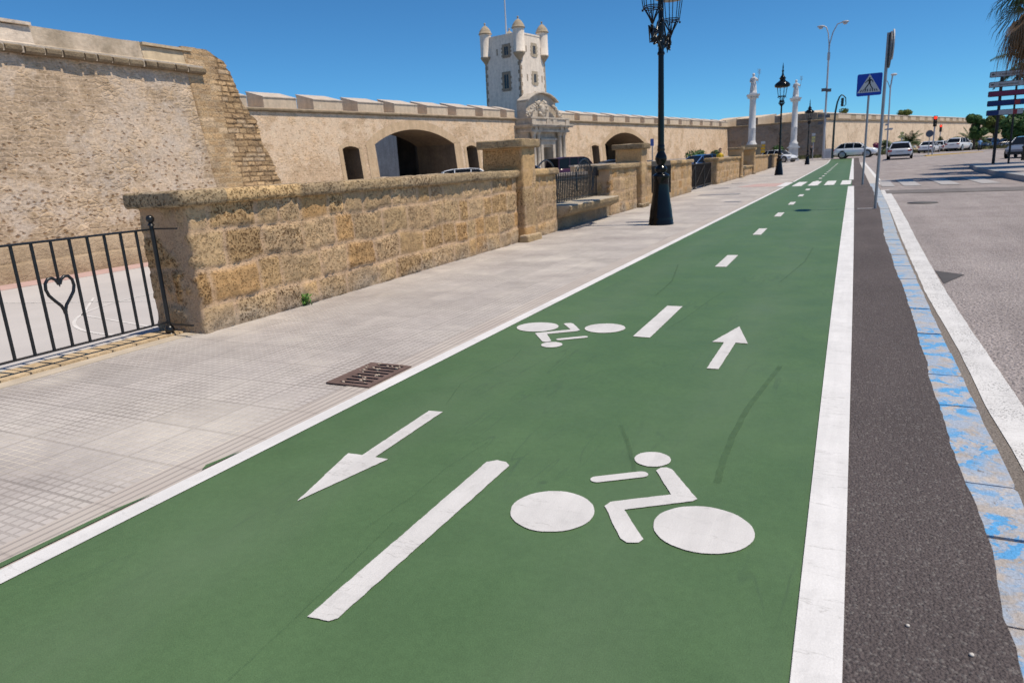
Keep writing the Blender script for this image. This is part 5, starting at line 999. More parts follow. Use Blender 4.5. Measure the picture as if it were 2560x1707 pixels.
# ================================================================== COLUMNS WITH STATUES
m_colw = stain_render('white_column_stone', (0.60, 0.59, 0.58), (0.70, 0.69, 0.68), 1.0, 0.004); m_tanp = stain_render('tan_pedestal', (0.34, 0.26, 0.17), (0.42, 0.33, 0.22), 1.5)
def robed_statue(t, z, mirror=1):
    b = MB(); b.lathe([(0.36, 0), (0.36, 0.1), (0.30, 0.12), (0.34, 0.35), (0.29, 0.75), (0.23, 1.05), (0.26, 1.32), (0.30, 1.48), (0.22, 1.58), (0.09, 1.64), (0.08, 1.70)], 12); b.ball((0, 0, 1.82), 0.135, 10, 8, sz=1.2); b.ball((0, 0.03, 1.88), 0.14, 8, 6, sz=0.9)
    b.tube([(0.26 * mirror, 0, 1.48), (0.36 * mirror, -0.12, 1.22), (0.40 * mirror, -0.30, 1.36)], [0.09, 0.075, 0.05], 7); b.tube([(-0.26 * mirror, 0, 1.46), (-0.33 * mirror, -0.08, 1.15), (-0.12 * mirror, -0.26, 1.08)], [0.09, 0.075, 0.05], 7)
    for i in range(7): a = i * 0.9; b.tube([(0.30 * math.cos(a), 0.30 * math.sin(a), 0.1), (0.24 * math.cos(a), 0.24 * math.sin(a), 1.1)], [0.06, 0.03], 5)
    s_ = b.build('statue', m_colw, t, loc=(0, 0, z)); b = MB(); b.tube([(0.40 * mirror, -0.30, 0.9), (0.56 * mirror, -0.34, 2.35)], 0.018, 6)
    for i in range(8): b.tube([(0.50 * mirror, -0.33, 1.8 + i * .06), (0.50 * mirror + 0.16 * (-1) ** i, -0.33, 1.95 + i * .06)], 0.014, 5)
    b.build('palm_branch', m_quoin, s_)
def statue_column(label, loc, ped, mirror):
    t = thing('statue_column', label, 'column', loc, 0.2, 'white columns carrying robed saint statues')
    b = MB()
    if ped == 'tan': b.box(-0.85, 0.85, -0.85, 0.85, -0.4, 2.1); b.box(-0.98, 0.98, -0.98, 0.98, 2.1, 2.35); b.box(-0.7, -0.2, -0.9, -0.84, 0.3, 1.9); b.box(0.2, 0.7, -0.9, -0.84, 0.3, 1.9); b.build('pedestal', m_tanp, t)
    else: b.box(-0.62, 0.62, -0.62, 0.62, -0.2, 0.3); b.box(-0.5, 0.5, -0.5, 0.5, 0.3, 1.55); b.box(-0.68, 0.68, -0.68, 0.68, 1.55, 1.72); b.prism([(-0.55, 1.722), (0.55, 1.722), (0.42, 2.05), (-0.42, 2.05)], -0.55, 0.55); b.build('pedestal', m_colw, t)
    z0 = 2.35 if ped == 'tan' else 2.05; b = MB()
    b.lathe([(0.52, z0), (0.54, z0 + .1), (0.44, z0 + .17), (0.46, z0 + .26), (0.385, z0 + .32), (0.375, z0 + 0.5), (0.365, 4.0), (0.385, 4.05), (0.36, 4.1), (0.335, 5.6), (0.305, 6.75), (0.33, 6.8), (0.31, 6.84)], 20); b.build('shaft', m_colw, t)
    b = MB(); b.lathe([(0.31, 6.84), (0.34, 7.0), (0.46, 7.2), (0.64, 7.32), (0.68, 7.36)], 16); b.box(-0.62, 0.62, -0.62, 0.62, 7.36, 7.48)
    for i in range(12): a = i * PI / 6; b.ball((0.48 * math.cos(a), 0.48 * math.sin(a), 7.16 + 0.06 * (i % 2)), 0.1, 6, 5)
    b.box(-0.36, 0.36, -0.36, 0.36, 7.46, 7.62); b.build('capital', m_colw, t); robed_statue(t, 7.6, mirror); return t
statue_column('white statue column on a tan stone pedestal behind the low wall', (-9.9, 80, 0.0), 'tan', 1)
statue_column('white statue column on a white pedestal at the crossing street', (-6.78, 95, 0.3), 'white', 1)

# ================================================================== TALL LIGHTS, SIGNALS
m_gp = flat('pale_grey_pole', (0.42, 0.42, 0.44), 0.45, 0.4, 0.2, var=0.06)
t = thing('street_light', 'very tall grey pole with two curved arms and floodlights', 'street light', (-3.6, 102.6, 0.3)); 
b = MB(); b.tube([(0, 0, 0), (0, 0, 12.9)], [0.15, 0.10], 10); b.tube([(0, 0, 12.3), (0, 0, 13.2)], 0.17, 8); b.build('pole', m_gp, t)
for sg, hx, hz_ in ((1, 1.35, 16.6), (-1, -0.75, 16.4)):
    b = MB(); b.tube([(0, 0, 12.9), (0.04 * sg, 0, 14.2), (0.25 * hx, 0, 15.5), (0.6 * hx, 0, hz_ - 0.15), (hx, 0, hz_)], 0.07, 8); b.build('arm', m_gp, t)
    b = MB(); b.ball((hx + 0.35 * sg, 0, hz_ + 0.02), 0.42, 10, 6, sx=1.1, sy=0.6, sz=0.32); b.ball((hx + 0.35 * sg, 0, hz_ - 0.12), 0.28, 10, 6, sy=.8, sz=0.7); b.build('lamp_head', m_gp, t)
for (fx, fz) in ((-0.35, 8.6), (-0.6, 5.4), (-0.55, 4.5), (0.3, 5.3), (0.25, 8.5)):
    b = MB(); b.box(min(0, fx), max(0, fx), -0.05, 0.05, fz, fz + 0.08); b.box(fx - 0.28, fx + 0.28, -0.22, 0.05, fz - 0.1, fz + 0.28); b.build('floodlight', flat('floodlight_housing', (0.10, 0.10, 0.11), 0.4, 0.5), t)
t = thing('street_light', 'distant thin grey street light above the far rampart', 'street light', (4.1, 110, 0.3)); b = MB(); b.tube([(0, 0, 0), (-0.15, 0, 8.8), (0.0, 0, 10.3)], 0.09, 8); b.build('pole', m_gp, t)
b = MB(); b.ball((0.15, 0, 10.4), 0.4, 8, 6, sz=0.4); b.build('lamp_head', m_signw, t); b = MB(); b.tube([(-0.15, 0, 8.6), (-0.55, 0, 9.6), (-0.9, 0, 9.9)], 0.05, 6); b.build('arm', m_gp, t)
b = MB(); b.box(-0.45, 0.0, -0.15, 0.1, 3.9, 4.15); b.box(-0.45, 0.1, -0.15, 0.1, 3.3, 3.5); b.box(0.05, 0.5, -0.2, 0.1, 3.3, 3.55); b.build('floodlight', m_gp, t)
m_dgreen = flat('dark_green_iron', (0.012, 0.03, 0.028), 0.4, 0.5)
t = thing('traffic_light', 'swan-neck black traffic light with a lantern hung from its hook', 'traffic light', (-2.36, 97.7, 0.3))
b = MB(); b.tube([(0, 0, 0), (0, 0, 4.2), (0.05, 0, 5.6), (0.2, 0, 6.7), (0.42, 0, 7.35), (0.62, 0, 7.55), (0.8, 0, 7.5), (1.1, 0, 7.2), (1.18, 0, 6.4), (0.98, 0, 6.2)], [0.15, 0.12, 0.11, 0.1, 0.09, 0.08, 0.07, 0.06, 0.05, 0.05], 10); b.build('mast', m_dgreen, t)
b = MB(); b.box(0.62, 0.92, -0.12, 0.12, 6.2, 7.2); hd = b.build('signal_head', m_iron2, t)
for q in range(3): b = MB(); b.tube([(0.77, -0.13, 6.38 + q * 0.32), (0.70, -0.26, 6.42 + q * 0.32)], 0.12, 10); b.build('visor', m_dgreen, hd)
Mr = Mat('red_signal', 0.4, 0.3, col=(0.8, 0.02, 0.01)); Mr.b.inputs['Emission Color'].default_value = (1, 0.03, 0.01, 1); Mr.b.inputs['Emission Strength'].default_value = 2.2
def traffic_light(label, loc, s_=1.0):
    t = thing('traffic_light', label, 'traffic light', loc); b = MB(); b.tube([(0, 0, 0), (0, 0, 3.3 * s_)], 0.075 * s_, 8); b.build('post', m_gp, t)
    b = MB(); b.box(-0.17 * s_, 0.17 * s_, -0.12, 0.12, 2.9 * s_, 4.0 * s_); hd = b.build('signal_head', m_iron2, t)
    for q in range(3):
        b = MB(); zz = (3.08 + 0.36 * q) * s_; b.lathe([(0.14 * s_, 0), (0.14 * s_, 0.06), (0.0, 0.065)], 14); o = b.build('lens', Mr.m if q == 2 else m_iron2, hd, loc=(0, -0.12, zz)); o.rotation_euler = (PI / 2, 0, 0)
traffic_light('red traffic light on the island, beside a round sign', (7.65, 88.5, 0.3)); traffic_light('smaller red traffic light far behind, in front of the end of the rampart', (13.0, 140, 0.35), 1.05)
t = thing('road_sign', 'round grey sign back on a thin post by the island', 'road sign', (7.25, 88.0, 0.3)); b = MB(); b.tube([(0, 0, 0), (-0.05, 0, 2.3)], 0.04, 8); b.build('post', m_galv, t)
disc(-0.05, -0.05, 2.2, 0.36, 0, 1, 0.02).build('round_sign', flat('sign_back_slate', (0.09, 0.11, 0.15), 0.5), t)
m_yel = flat('yellow_board', (0.70, 0.40, 0.02), 0.5); m_pyel = flat('pale_yellow_board', (0.62, 0.55, 0.22), 0.5)
def board_post(label, loc, n, mt, w_, h_, z0, top=None):
    t = thing('marker_post', label, 'road sign', loc); b = MB(); b.tube([(0, 0.05, 0), (0, 0.05, z0 + n * h_)], 0.05, 6); b.build('post', m_gp, t)
    for q in range(n): b = MB(); b.box(-w_ / 2, w_ / 2, -0.03, 0.03, z0 + q * h_ + 0.04, z0 + (q + 1) * h_ - 0.04); b.build('board', top if (q == n - 1 and top) else mt, t)
board_post('stack of yellow boards behind the low wall between the columns', (-9.6, 88, 0.1), 4, m_yel, 0.46, 0.34, 1.35, m_signw); board_post('stack of pale yellow boards beside the very tall pole', (-4.9, 103, 0.3), 3, m_pyel, 0.42, 0.40, 2.2, m_signw); board_post('yellow board on a post in front of the young palm', (5.0, 95, 0.33), 2, m_pyel, 0.4, 0.34, 2.0)
# white cabinet
t = thing('cabinet', 'small white rounded roadside cabinet at the end of the green lane', 'cabinet', (-3.0, 101, 0.32), 0.1); b = MB(); b.prism([(-0.5, 0), (0.5, 0), (0.46, 1.05), (0.30, 1.25), (-0.30, 1.25), (-0.46, 1.05)], -0.35, 0.35); b.build('housing', m_signw, t)
b = MB(); b.box(-0.3, 0.3, -0.37, -0.352, 0.15, 0.95); b.build('door', m_gp, t)

# ================================================================== VEHICLES
m_tyre = flat('tyre_rubber', (0.018, 0.018, 0.018), 0.85, 0.3); m_rim = flat('alloy_rim', (0.35, 0.35, 0.36), 0.35, 0.6, 0.6); m_glass = Mat('car_glass', 0.25, 0.18, col=(0.008, 0.010, 0.013)).m
m_red = m_red; m_tail = flat('tail_light_red', (0.45, 0.01, 0.015), 0.25, 0.6); m_head = flat('head_light', (0.55, 0.57, 0.6), 0.15, 0.7); m_blk = flat('black_trim', (0.02, 0.02, 0.02), 0.6, 0.4); m_plate = flat('number_plate', (0.5, 0.5, 0.5), 0.5)
def paint(name, c): 
    M = Mat(name, 0.28, 0.5, 0.1, col=c); M.b.inputs['Coat Weight'].default_value = 0.6; return M.m
p_white = paint('car_white', (0.78, 0.79, 0.80)); p_silver = paint('car_silver', (0.60, 0.61, 0.63)); p_navy = paint('car_navy', (0.02, 0.04, 0.10)); p_mar = paint('van_maroon', (0.06, 0.012, 0.03)); p_blue = paint('car_blue', (0.02, 0.09, 0.26)); p_dk = paint('car_dark', (0.02, 0.025, 0.035)); p_gb = paint('car_grey_blue', (0.16, 0.19, 0.25))
SH = dict( # stations: x, half width, bottom, belt ; roof: x, z, half width ; x>0 front
 hatch=dict(L=4.25, H=1.47, st=[(-2.12, .62, .42, .78), (-2.05, .80, .28, .90), (-1.7, .88, .22, .95), (-.6, .90, .20, .94), (.6, .90, .20, .93), (1.1, .89, .22, .92), (1.7, .84, .24, .80), (2.0, .74, .30, .68), (2.12, .55, .40, .58)], rf=[(-2.02, .93, .70), (-1.72, 1.36, .60), (-1.2, 1.45, .60), (-.2, 1.47, .61), (.35, 1.42, .60), (1.12, .94, .72)]),
 sedan=dict(L=4.6, H=1.45, st=[(-2.3, .60, .45, .84), (-2.22, .80, .30, .96), (-1.7, .88, .22, .98), (-.7, .90, .20, .95), (.7, .90, .20, .93), (1.3, .89, .22, .90), (1.9, .84, .24, .78), (2.22, .72, .30, .66), (2.3, .52, .40, .56)], rf=[(-1.85, .97, .68), (-1.15, 1.38, .58), (-.7, 1.44, .60), (.1, 1.45, .60), (.55, 1.38, .59), (1.35, .92, .70)]),
 suv=dict(L=4.6, H=1.74, st=[(-2.3, .70, .48, .98), (-2.24, .88, .34, 1.12), (-1.8, .93, .32, 1.18), (-.7, .94, .30, 1.17), (.7, .94, .30, 1.14), (1.2, .93, .31, 1.12), (1.9, .90, .33, 1.03), (2.2, .82, .36, .93), (2.3, .62, .46, .80)], rf=[(-2.12, 1.14, .80), (-1.6, 1.62, .68), (-1.1, 1.72, .70), (.0, 1.71, .70), (.5, 1.62, .68), (1.15, 1.12, .80)]),
 van=dict(L=4.9, H=1.95, st=[(-2.45, .80, .45, 1.0), (-2.4, .93, .32, 1.05), (-1.8, .95, .28, 1.08), (.5, .95, .28, 1.06), (1.3, .94, .28, 1.05), (1.9, .90, .30, .95), (2.35, .80, .34, .80), (2.45, .6, .46, .66)], rf=[(-2.42, 1.05, .85), (-2.28, 1.85, .78), (-1.5, 1.95, .78), (.6, 1.93, .78), (1.05, 1.80, .75), (1.75, 1.02, .8)]))
def make_car(name, label, cat, kind, pm, loc, rz, group=None, wheels=True):
    s_ = SH[kind]; t = thing(name, label, cat, loc, rz, group); b = MB(); st = s_['st']; vs = []; m_ = 12
    for (x, hw, zb, zt_) in st:
        hgt = zt_ - zb; ring = [(-hw * .80, zb), (-hw * .97, zb + hgt * .15), (-hw, zb + hgt * .45), (-hw * .97, zb + hgt * .80), (-hw * .86, zt_ - .015), (-hw * .5, zt_ + .012), (hw * .5, zt_ + .012), (hw * .86, zt_ - .015), (hw * .97, zb + hgt * .80), (hw, zb + hgt * .45), (hw * .97, zb + hgt * .15), (hw * .80, zb)]; vs += [(x, y, z) for y, z in ring]
    k_ = len(st); b.add(vs, [(i * m_ + j, i * m_ + (j + 1) % m_, (i + 1) * m_ + (j + 1) % m_, (i + 1) * m_ + j) for i in range(k_ - 1) for j in range(m_)], 0, True)
    b.add(vs[:m_], [tuple(range(m_))[::-1]]); b.add(vs[-m_:], [tuple(range(m_))])
    body = b.build('body', pm, t); rf = s_['rf']; n = len(rf)
    def belt(x):
        for a, c_ in zip(st, st[1:]):
            if a[0] <= x <= c_[0]: f_ = (x - a[0]) / (c_[0] - a[0]); return a[3] + (c_[3] - a[3]) * f_, a[1] + (c_[1] - a[1]) * f_
        return st[0][3], st[0][1]
    b = MB(); vs = []
    for x, z, hw in rf:
        bz, bw = belt(x); vs += [(x, -min(bw * .90, .84), min(bz, z) - .03), (x, -hw, z), (x, hw, z), (x, min(bw * .90, .84), min(bz, z) - .03)]
    b.add(vs, [(4 * i + j, 4 * i + 4 + j, 4 * i + 5 + j, 4 * i + 1 + j) for i in range(n - 1) for j in range(3)], 0, False); b.build('glazing', m_glass, t)
    b = MB(); vs = []
    for x, z, hw in rf[1:-1]: vs += [(x, -hw - .02, z - .05), (x, -hw + .06, z + .02), (x, 0, z + .035), (x, hw - .06, z + .02), (x, hw + .02, z - .05)]
    q = len(rf) - 2; b.add(vs, [(5 * i + j, 5 * i + 5 + j, 5 * i + 6 + j, 5 * i + 1 + j) for i in range(q - 1) for j in range(4)], 0, True)
    for sg in (-1, 1):
        for (a, c_) in ((rf[0], rf[1]), (rf[-1], rf[-2])): b.tube([(a[0], sg * (a[2] + .06), a[1] - .04), (c_[0], sg * (c_[2] + .01), c_[1] - .02)], .045, 5)
        for xm in (-0.15, -1.1): zr_ = s_['H'] - .06; b.tube([(xm - .05, sg * .83, belt(xm)[0] - .05), (xm, sg * (rf[2][2] + .01), zr_)], .035, 5)
    b.build('roof', pm, t)
    for x, sg in ((-1.32, -1), (-1.32, 1), (1.30, -1), (1.30, 1)):
        R0 = 0.33 if kind != 'suv' else 0.40; b = MB(); b.lathe([(R0 - .06, -.10), (R0, -.07), (R0, .07), (R0 - .06, .10)], 20); wv_ = b.build('wheel', m_tyre, t, loc=(x, sg * (.83 if kind != 'suv' else .87), R0)); wv_.rotation_euler = (PI / 2, 0, 0)
        b = MB(); b.lathe([(0.0, -.108), (R0 - .10, -.105), (R0 - .07, -.095), (R0 - .07, .095), (R0 - .10, .105), (0.0, .108)], 14); b.build('rim', m_rim, wv_)
        b = MB(); b.lathe([(R0 + .075, -.012), (R0 + .075, .012)], 22); ar_ = b.build('wheel_arch', m_blk, t, loc=(x, sg * (.875 if kind != 'suv' else .915), R0 + .02)); ar_.rotation_euler = (PI / 2, 0, 0)
    xr_, xf_ = st[0][0], st[-1][0]; zb_ = st[1][3]
    for sg in (-1, 1):
        b = MB(); b.box(xr_ - .01, xr_ + .22, *sorted((sg * .56, sg * .86)), zb_ - .24, zb_ - .09); b.build('tail_light', m_tail, t)
        b = MB(); b.box(xf_ - .34, xf_ - .06, *sorted((sg * .50, sg * .78)), .60, .72); b.build('headlight', m_head, t)
        b = MB(); b.ball((.75, sg * 1.0, belt(.75)[0] + .08), .11, 8, 6, sx=.8, sy=1, sz=.8); b.build('mirror', pm, t)
    b = MB(); b.box(xr_ - .02, xr_ + .01, -.26, .26, zb_ - .32, zb_ - .20); b.build('number_plate', m_plate, t); b = MB(); b.box(xr_ - .01, xr_ + .14, -.74, .74, .25, .40); b.build('bumper', m_blk, t); b = MB(); b.box(xf_ - .14, xf_ + .01, -.6, .6, .30, .44); b.build('bumper', m_blk, t)
    return t
make_car('parked_car', 'white suv crossing behind the pedestrian sign at the end of the lane', 'car', 'suv', p_white, (0.25, 93.0, zr(93) + .02), math.radians(-8))
make_car('parked_car', 'silver hatchback with red tail lights waiting on the road', 'car', 'hatch', p_silver, (4.10, 78.6, zr2(4.1, 78.6) + .01), math.radians(86)).scale = (1.08, 1.17, 1.06)
GR = 'cars waiting beyond the traffic island'
make_car('parked_car', 'white car seen from behind, next to the silver hatchback', 'car', 'sedan', p_white, (9.0, 108.5, .34), math.radians(72), GR)
make_car('parked_car', 'white car behind the traffic light post', 'car', 'hatch', p_white, (11.4, 117.5, .34), math.radians(65), GR)
make_car('parked_car', 'white saloon beside the rider in the light blue shirt', 'car', 'suv', p_white, (12.9, 113.5, .34), math.radians(62), GR)
make_car('parked_car', 'dark navy car facing the viewer by the far trees', 'car', 'hatch', p_navy, (17.6, 123.5, .34), math.radians(-120), GR)
make_car('parked_car', 'dark saloon behind the navy car', 'car', 'sedan', p_dk, (20.4, 126.0, .34), math.radians(-160), GR)
make_car('parked_car', 'grey-blue car under the palm trunk past the direction sign', 'car', 'hatch', p_gb, (11.3, 63.0, .09), math.radians(-112))
make_car('parked_car', 'white car roof showing over the low wall near the road arch', 'car', 'hatch', p_white, (-20.1, 36.3, -.05), math.radians(35))
make_car('parked_van', 'maroon van parked behind the bench railing', 'van', 'van', p_mar, (-21.7, 57.2, .0), math.radians(62))
make_car('parked_car', 'dark blue car behind the first stone pillar', 'car', 'hatch', p_blue, (-24.0, 53.0, -.02), math.radians(50))
make_car('parked_car', 'blue car roof showing over the wall near the third pillar', 'car', 'sedan', p_blue, (-9.6, 52.5, .05), math.radians(60))
make_car('parked_car', 'pale blue-white car beside the white column pedestal', 'car', 'hatch', p_white, (-8.1, 91.5, .24), math.radians(-30))
make_car('parked_car', 'slate car roof behind the tall lamp post', 'car', 'sedan', p_dk, (-15.3, 49.5, .03), math.radians(40))

# ================================================================== PEOPLE
m_skin = flat('skin', (0.45, 0.27, 0.19), 0.6); m_hair = flat('dark_hair', (0.03, 0.02, 0.015), 0.8)
def person(label, loc, rz, shirt, trousers, seated=False, name='person'):
    t = thing('person', label, 'person', loc, rz)
    def skin(name, pts, edges, radii, mt, par):
        me = bpy.data.meshes.new(name); me.from_pydata(pts, edges, []); me.materials.append(mt); o = bpy.data.objects.new(name, me); C.objects.link(o); o.parent = par
        md = o.modifiers.new('skin', 'SKIN'); sk = me.skin_vertices[0] if me.skin_vertices else None
        return o, md
    hipz = 0.62 if seated else 0.93
    b = MB()
    sh = hipz + 0.50
    if seated: legs = [[(sx_ * .10, 0, hipz), (sx_ * .20, -.42, hipz - .02), (sx_ * .18, -.36, .12), (sx_ * .18, -.52, .06)] for sx_ in (-1, 1)]
    else: legs = [[(sx_ * .09, 0, hipz), (sx_ * .10, -.04 * sx_, .48), (sx_ * .10, .06 * sx_, .09), (sx_ * .11, .06 * sx_ - .16, .04)] for sx_ in (-1, 1)]
    for L_ in legs: b.tube(L_, [.085, .062, .045, .035], 8)
    b.tube([(0, 0, hipz - .06), (0, 0, hipz + .1)], [.15, .155], 10); 
    tr = MB(); tr.tube([(0, 0, hipz), (0, 0, hipz + .2), (0, -.02, hipz + .42), (0, -.02, sh + .02), (0, -.02, sh + .07)], [.155, .14, .17, .15, .06], 12)
    arms = [[(sx_ * .17, -.02, sh - .02), (sx_ * .25, -.02 - (.15 if seated else 0), sh - .28), (sx_ * .22, -.10 - (.30 if seated else 0), sh - (.25 if seated else .50))] for sx_ in (-1, 1)]
    hd = MB(); hd.tube([(0, -.02, sh), (0, -.03, sh + .16)], .055, 8); hd.ball((0, -.04, sh + .25), .105, 12, 9, sz=1.2); hd.ball((0, -.145, sh + .24), .02, 6, 5)
    for A in arms:
        tr.tube([A[0], (Vector(A[0]) * .4 + Vector(A[1]) * .6)], [.06, .05], 8); hd.tube([Vector(A[0]) * .4 + Vector(A[1]) * .6, A[1], A[2]], [.042, .038, .028], 8)
        w_ = Vector(A[2])
        for q in range(4): hd.tube([w_, w_ + Vector((.012 * (q - 1.5), -.03, -.07)), w_ + Vector((.012 * (q - 1.5), -.05, -.12))], [.012, .010, .008], 5)
        hd.tube([w_, w_ + Vector((.03, -.03, -.05))], [.012, .009], 5)
    body = hd.build('body', m_skin, t); tr.build('shirt', shirt, t); b.build('trousers', trousers, t); hr = MB(); hr.ball((0, -.02, sh + .29), .112, 10, 8, sz=1.0); hr.build('hair', m_hair, t); return t
p = person('rider in a light blue shirt astride a dark motor scooter', (13.9, 103.5, .36), math.radians(165), flat('light_blue_shirt', (0.22, 0.42, 0.68), 0.8), m_blk, True)
t = thing('motor_scooter', 'dark motor scooter under the rider in light blue', 'scooter', (13.9, 103.45, .34), math.radians(165))
b = MB(); b.prismx([(-.55, .25), (-.45, .45), (-.1, .35), (.05, .58), (.6, .62), (.7, .4), (.5, .25)], -.14, .14); b.prismx([(-.65, .4), (-.5, .95), (-.42, .95), (-.5, .4)], -.16, .16); b.build('body', m_blk, t); b = MB(); b.tube([(-.3, -.48, .98), (.3, -.48, .98)], .02, 6); b.build('handlebar', m_blk, t)
for yy in (-.68, .62): b = MB(); b.lathe([(.20, -.05), (.25, 0), (.20, .05)], 16); o = b.build('wheel', m_tyre, t, loc=(0, yy, .25)); o.rotation_euler = (0, PI / 2, 0)
person('person in a yellow shirt standing behind the low wall near the third pillar', (-8.15, 49.5, .05), 0.4, flat('yellow_shirt', (0.68, 0.45, 0.04), 0.8), m_paneln)
person('small distant person beside the foot of the shaded rampart', (-5.5, 112, .34), 0.2, m_iron2, m_blk)

# ================================================================== PLANTS
def leafmat(name, a, c_, tr=0.0):
    M = Mat(name, 0.6, 0.3); v = M.obj(); M.color(M.ramp(M.noise(v, 1.3, 5, 0.7), [(0.3, a), (0.7, c_)])); return M.m
m_palmg = leafmat('palm_green', (0.035, 0.065, 0.02), (0.09, 0.13, 0.045)); m_palmdry = leafmat('dry_palm_brown', (0.13, 0.075, 0.035), (0.26, 0.16, 0.08)); m_palmy = leafmat('yellow_frond_rib', (0.35, 0.32, 0.10), (0.45, 0.40, 0.15)); m_bark = stain_render('palm_bark', (0.09, 0.07, 0.05), (0.17, 0.13, 0.09), 5, 0.02)
m_leafd = leafmat('dense_dark_foliage', (0.025, 0.06, 0.015), (0.08, 0.16, 0.035)); m_leafy = leafmat('yellow_green_foliage', (0.06, 0.09, 0.015), (0.16, 0.18, 0.03)); m_cover = leafmat('low_planting', (0.10, 0.10, 0.04), (0.20, 0.19, 0.08))
def frond(mb, base, az, up, L, droop, rn, leaf=0.5, rib=0.018, nl=26, fan=False):
    pts = []; p = Vector(base); d = Vector((math.cos(az) * math.cos(up), math.sin(az) * math.cos(up), math.sin(up))); n = 9
    for i in range(n + 1): pts.append(p.copy()); p += d * L / n; d = (d + Vector((0, 0, -droop / n))).normalized()
    mb.tube(pts, [rib * (1 - .8 * i / n) for i in range(n + 1)], 4, caps=False)
    for i in range(nl):
        f_ = 0.18 + 0.82 * i / nl; a = f_ * n; k_ = min(n - 1, int(a)); q = pts[k_].lerp(pts[k_ + 1], a - k_); dd = (pts[k_ + 1] - pts[k_]).normalized(); side = dd.cross(Vector((0, 0, 1))); side = side.normalized() if side.length > .05 else Vector((1, 0, 0))
        ll = leaf * (math.sin(PI * min(1, f_ * 0.85 + 0.12)) ** 0.6)
        for sg in (-1, 1):
            e = (side * sg + dd * 0.55 + Vector((0, 0, -0.35 - rn.uniform(0, .5)))).normalized() * ll * rn.uniform(.8, 1.15); wv_ = dd * 0.022 * (leaf / .5 + .4); m1 = q + e * .55; tip = q + e + Vector((0, 0, -ll * .25))
            mb.add([q - wv_ * .5, q + wv_ * .5, m1 + wv_, m1 - wv_, tip], [(0, 1, 2, 3), (3, 2, 4)])
def palm(label, loc, hgt, L, seed, nf=34, trunk_r=0.2, dry=14, group=None, leaf=0.5, lean=0.0):
    rn = random.Random(seed); t = thing('palm_tree', label, 'palm tree', loc, 0, group); b = MB(); pts = [(lean * math.sin(i / 6), 0.04 * math.sin(i * 1.3), hgt * i / 12) for i in range(13)]
    rr_ = [trunk_r * (1.25 if i == 0 else 1.0 + .05 * (i % 2)) for i in range(13)]; b.tube(pts, rr_, 12)
    for i in range(int(hgt * 30)): zz = rn.uniform(.1, hgt); a = rn.uniform(0, 2 * PI); r = trunk_r; b.tube([(pts[min(12, int(zz / hgt * 12))][0] + r * math.cos(a), r * math.sin(a), zz), (pts[min(12, int(zz / hgt * 12))][0] + (r + .07) * math.cos(a), (r + .07) * math.sin(a), zz + .12)], [.05, .02], 4)
    b.build('trunk', m_bark, t); top = (pts[-1][0], pts[-1][1], hgt); cr = MB()
    for i in range(nf): frond(cr, top, rn.uniform(0, 2 * PI), rn.uniform(-0.25, 1.3), L * rn.uniform(.8, 1.1), rn.uniform(.9, 1.7), rn, leaf)
    cr.build('crown', m_palmg, t)
    if dry:
        cr = MB()
        for i in range(dry): frond(cr, (top[0], top[1], hgt - .15), rn.uniform(0, 2 * PI), rn.uniform(-.9, -.1), L * rn.uniform(.5, .8), rn.uniform(1.0, 2.0), rn, leaf * .9)
        cr.build('dry_fronds', m_palmdry, t)
    return t
def fan_palm(label, loc, hgt, seed, nf=30, skirt=46, R0=1.25, group=None):
    rn = random.Random(seed); t = thing('palm_tree', label, 'palm tree', loc, 0, group); b = MB(); b.tube([(0.03 * math.sin(i), 0, hgt * i / 12) for i in range(13)], [.34] + [.24] * 12, 12)
    for i in range(60): zz = rn.uniform(.1, hgt - .3); a = rn.uniform(0, 2 * PI); b.tube([(.23 * math.cos(a), .23 * math.sin(a), zz), (.30 * math.cos(a), .30 * math.sin(a), zz + .15)], [.05, .02], 4)
    b.build('trunk', m_bark, t)
    def fan(mb, rib, az, up, pl, fr, hang):
        d = Vector((math.cos(az) * math.cos(up), math.sin(az) * math.cos(up), math.sin(up))); base = Vector((0.1 * math.cos(az), .1 * math.sin(az), hgt - (.1 if hang < 1 else .35))); mid = base + d * pl * .55; c_ = mid + (d + Vector((0, 0, -.35 - .5 * hang))).normalized() * pl * .45
        rib.tube([base, mid, c_], [.03, .02, .014], 5); dd = (c_ - mid).normalized(); side = dd.cross(Vector((0, 0, 1))); side = side.normalized() if side.length > .05 else Vector((1, 0, 0)); up_ = side.cross(dd)
        n = 22
        for i in range(n):
            a = -1.75 + 3.5 * i / (n - 1); e = (dd * math.cos(a) + side * math.sin(a) + up_ * .12).normalized(); L1 = fr * (1 - .25 * abs(a) / 1.75) * rn.uniform(.85, 1.1); m1 = c_ + e * L1 * .55; dr = Vector((0, 0, -1)) * L1 * (.30 + .35 * hang) * rn.uniform(.7, 1.5); m2 = m1 + e * L1 * .28 + dr * .5; tip = m2 + e * L1 * .08 + dr * .7; w_ = e.cross(up_).normalized() * .034
            mb.add([c_ - w_ * .3, c_ + w_ * .3, m1 + w_, m1 - w_, m2 + w_ * .6, m2 - w_ * .6, tip], [(0, 1, 2, 3), (3, 2, 4, 5), (5, 4, 6)])
    cr = MB(); rb = MB()
    for i in range(nf): fan(cr, rb, rn.uniform(0, 2 * PI), rn.uniform(-.25, 1.35), rn.uniform(1.0, 1.35), R0 * rn.uniform(.8, 1.05), .2)
    cr.build('crown', m_palmg, t); rb.build('leaf_stalks', m_palmy, t); cr = MB(); rb = MB()
    for i in range(skirt): fan(cr, rb, rn.uniform(0, 2 * PI), rn.uniform(-1.1, -.15), rn.uniform(.8, 1.45), R0 * rn.uniform(.65, 1.0), 1.3)
    cr.build('dry_skirt', m_palmdry, t); rb.build('dry_stalks', m_palmdry, t); return t
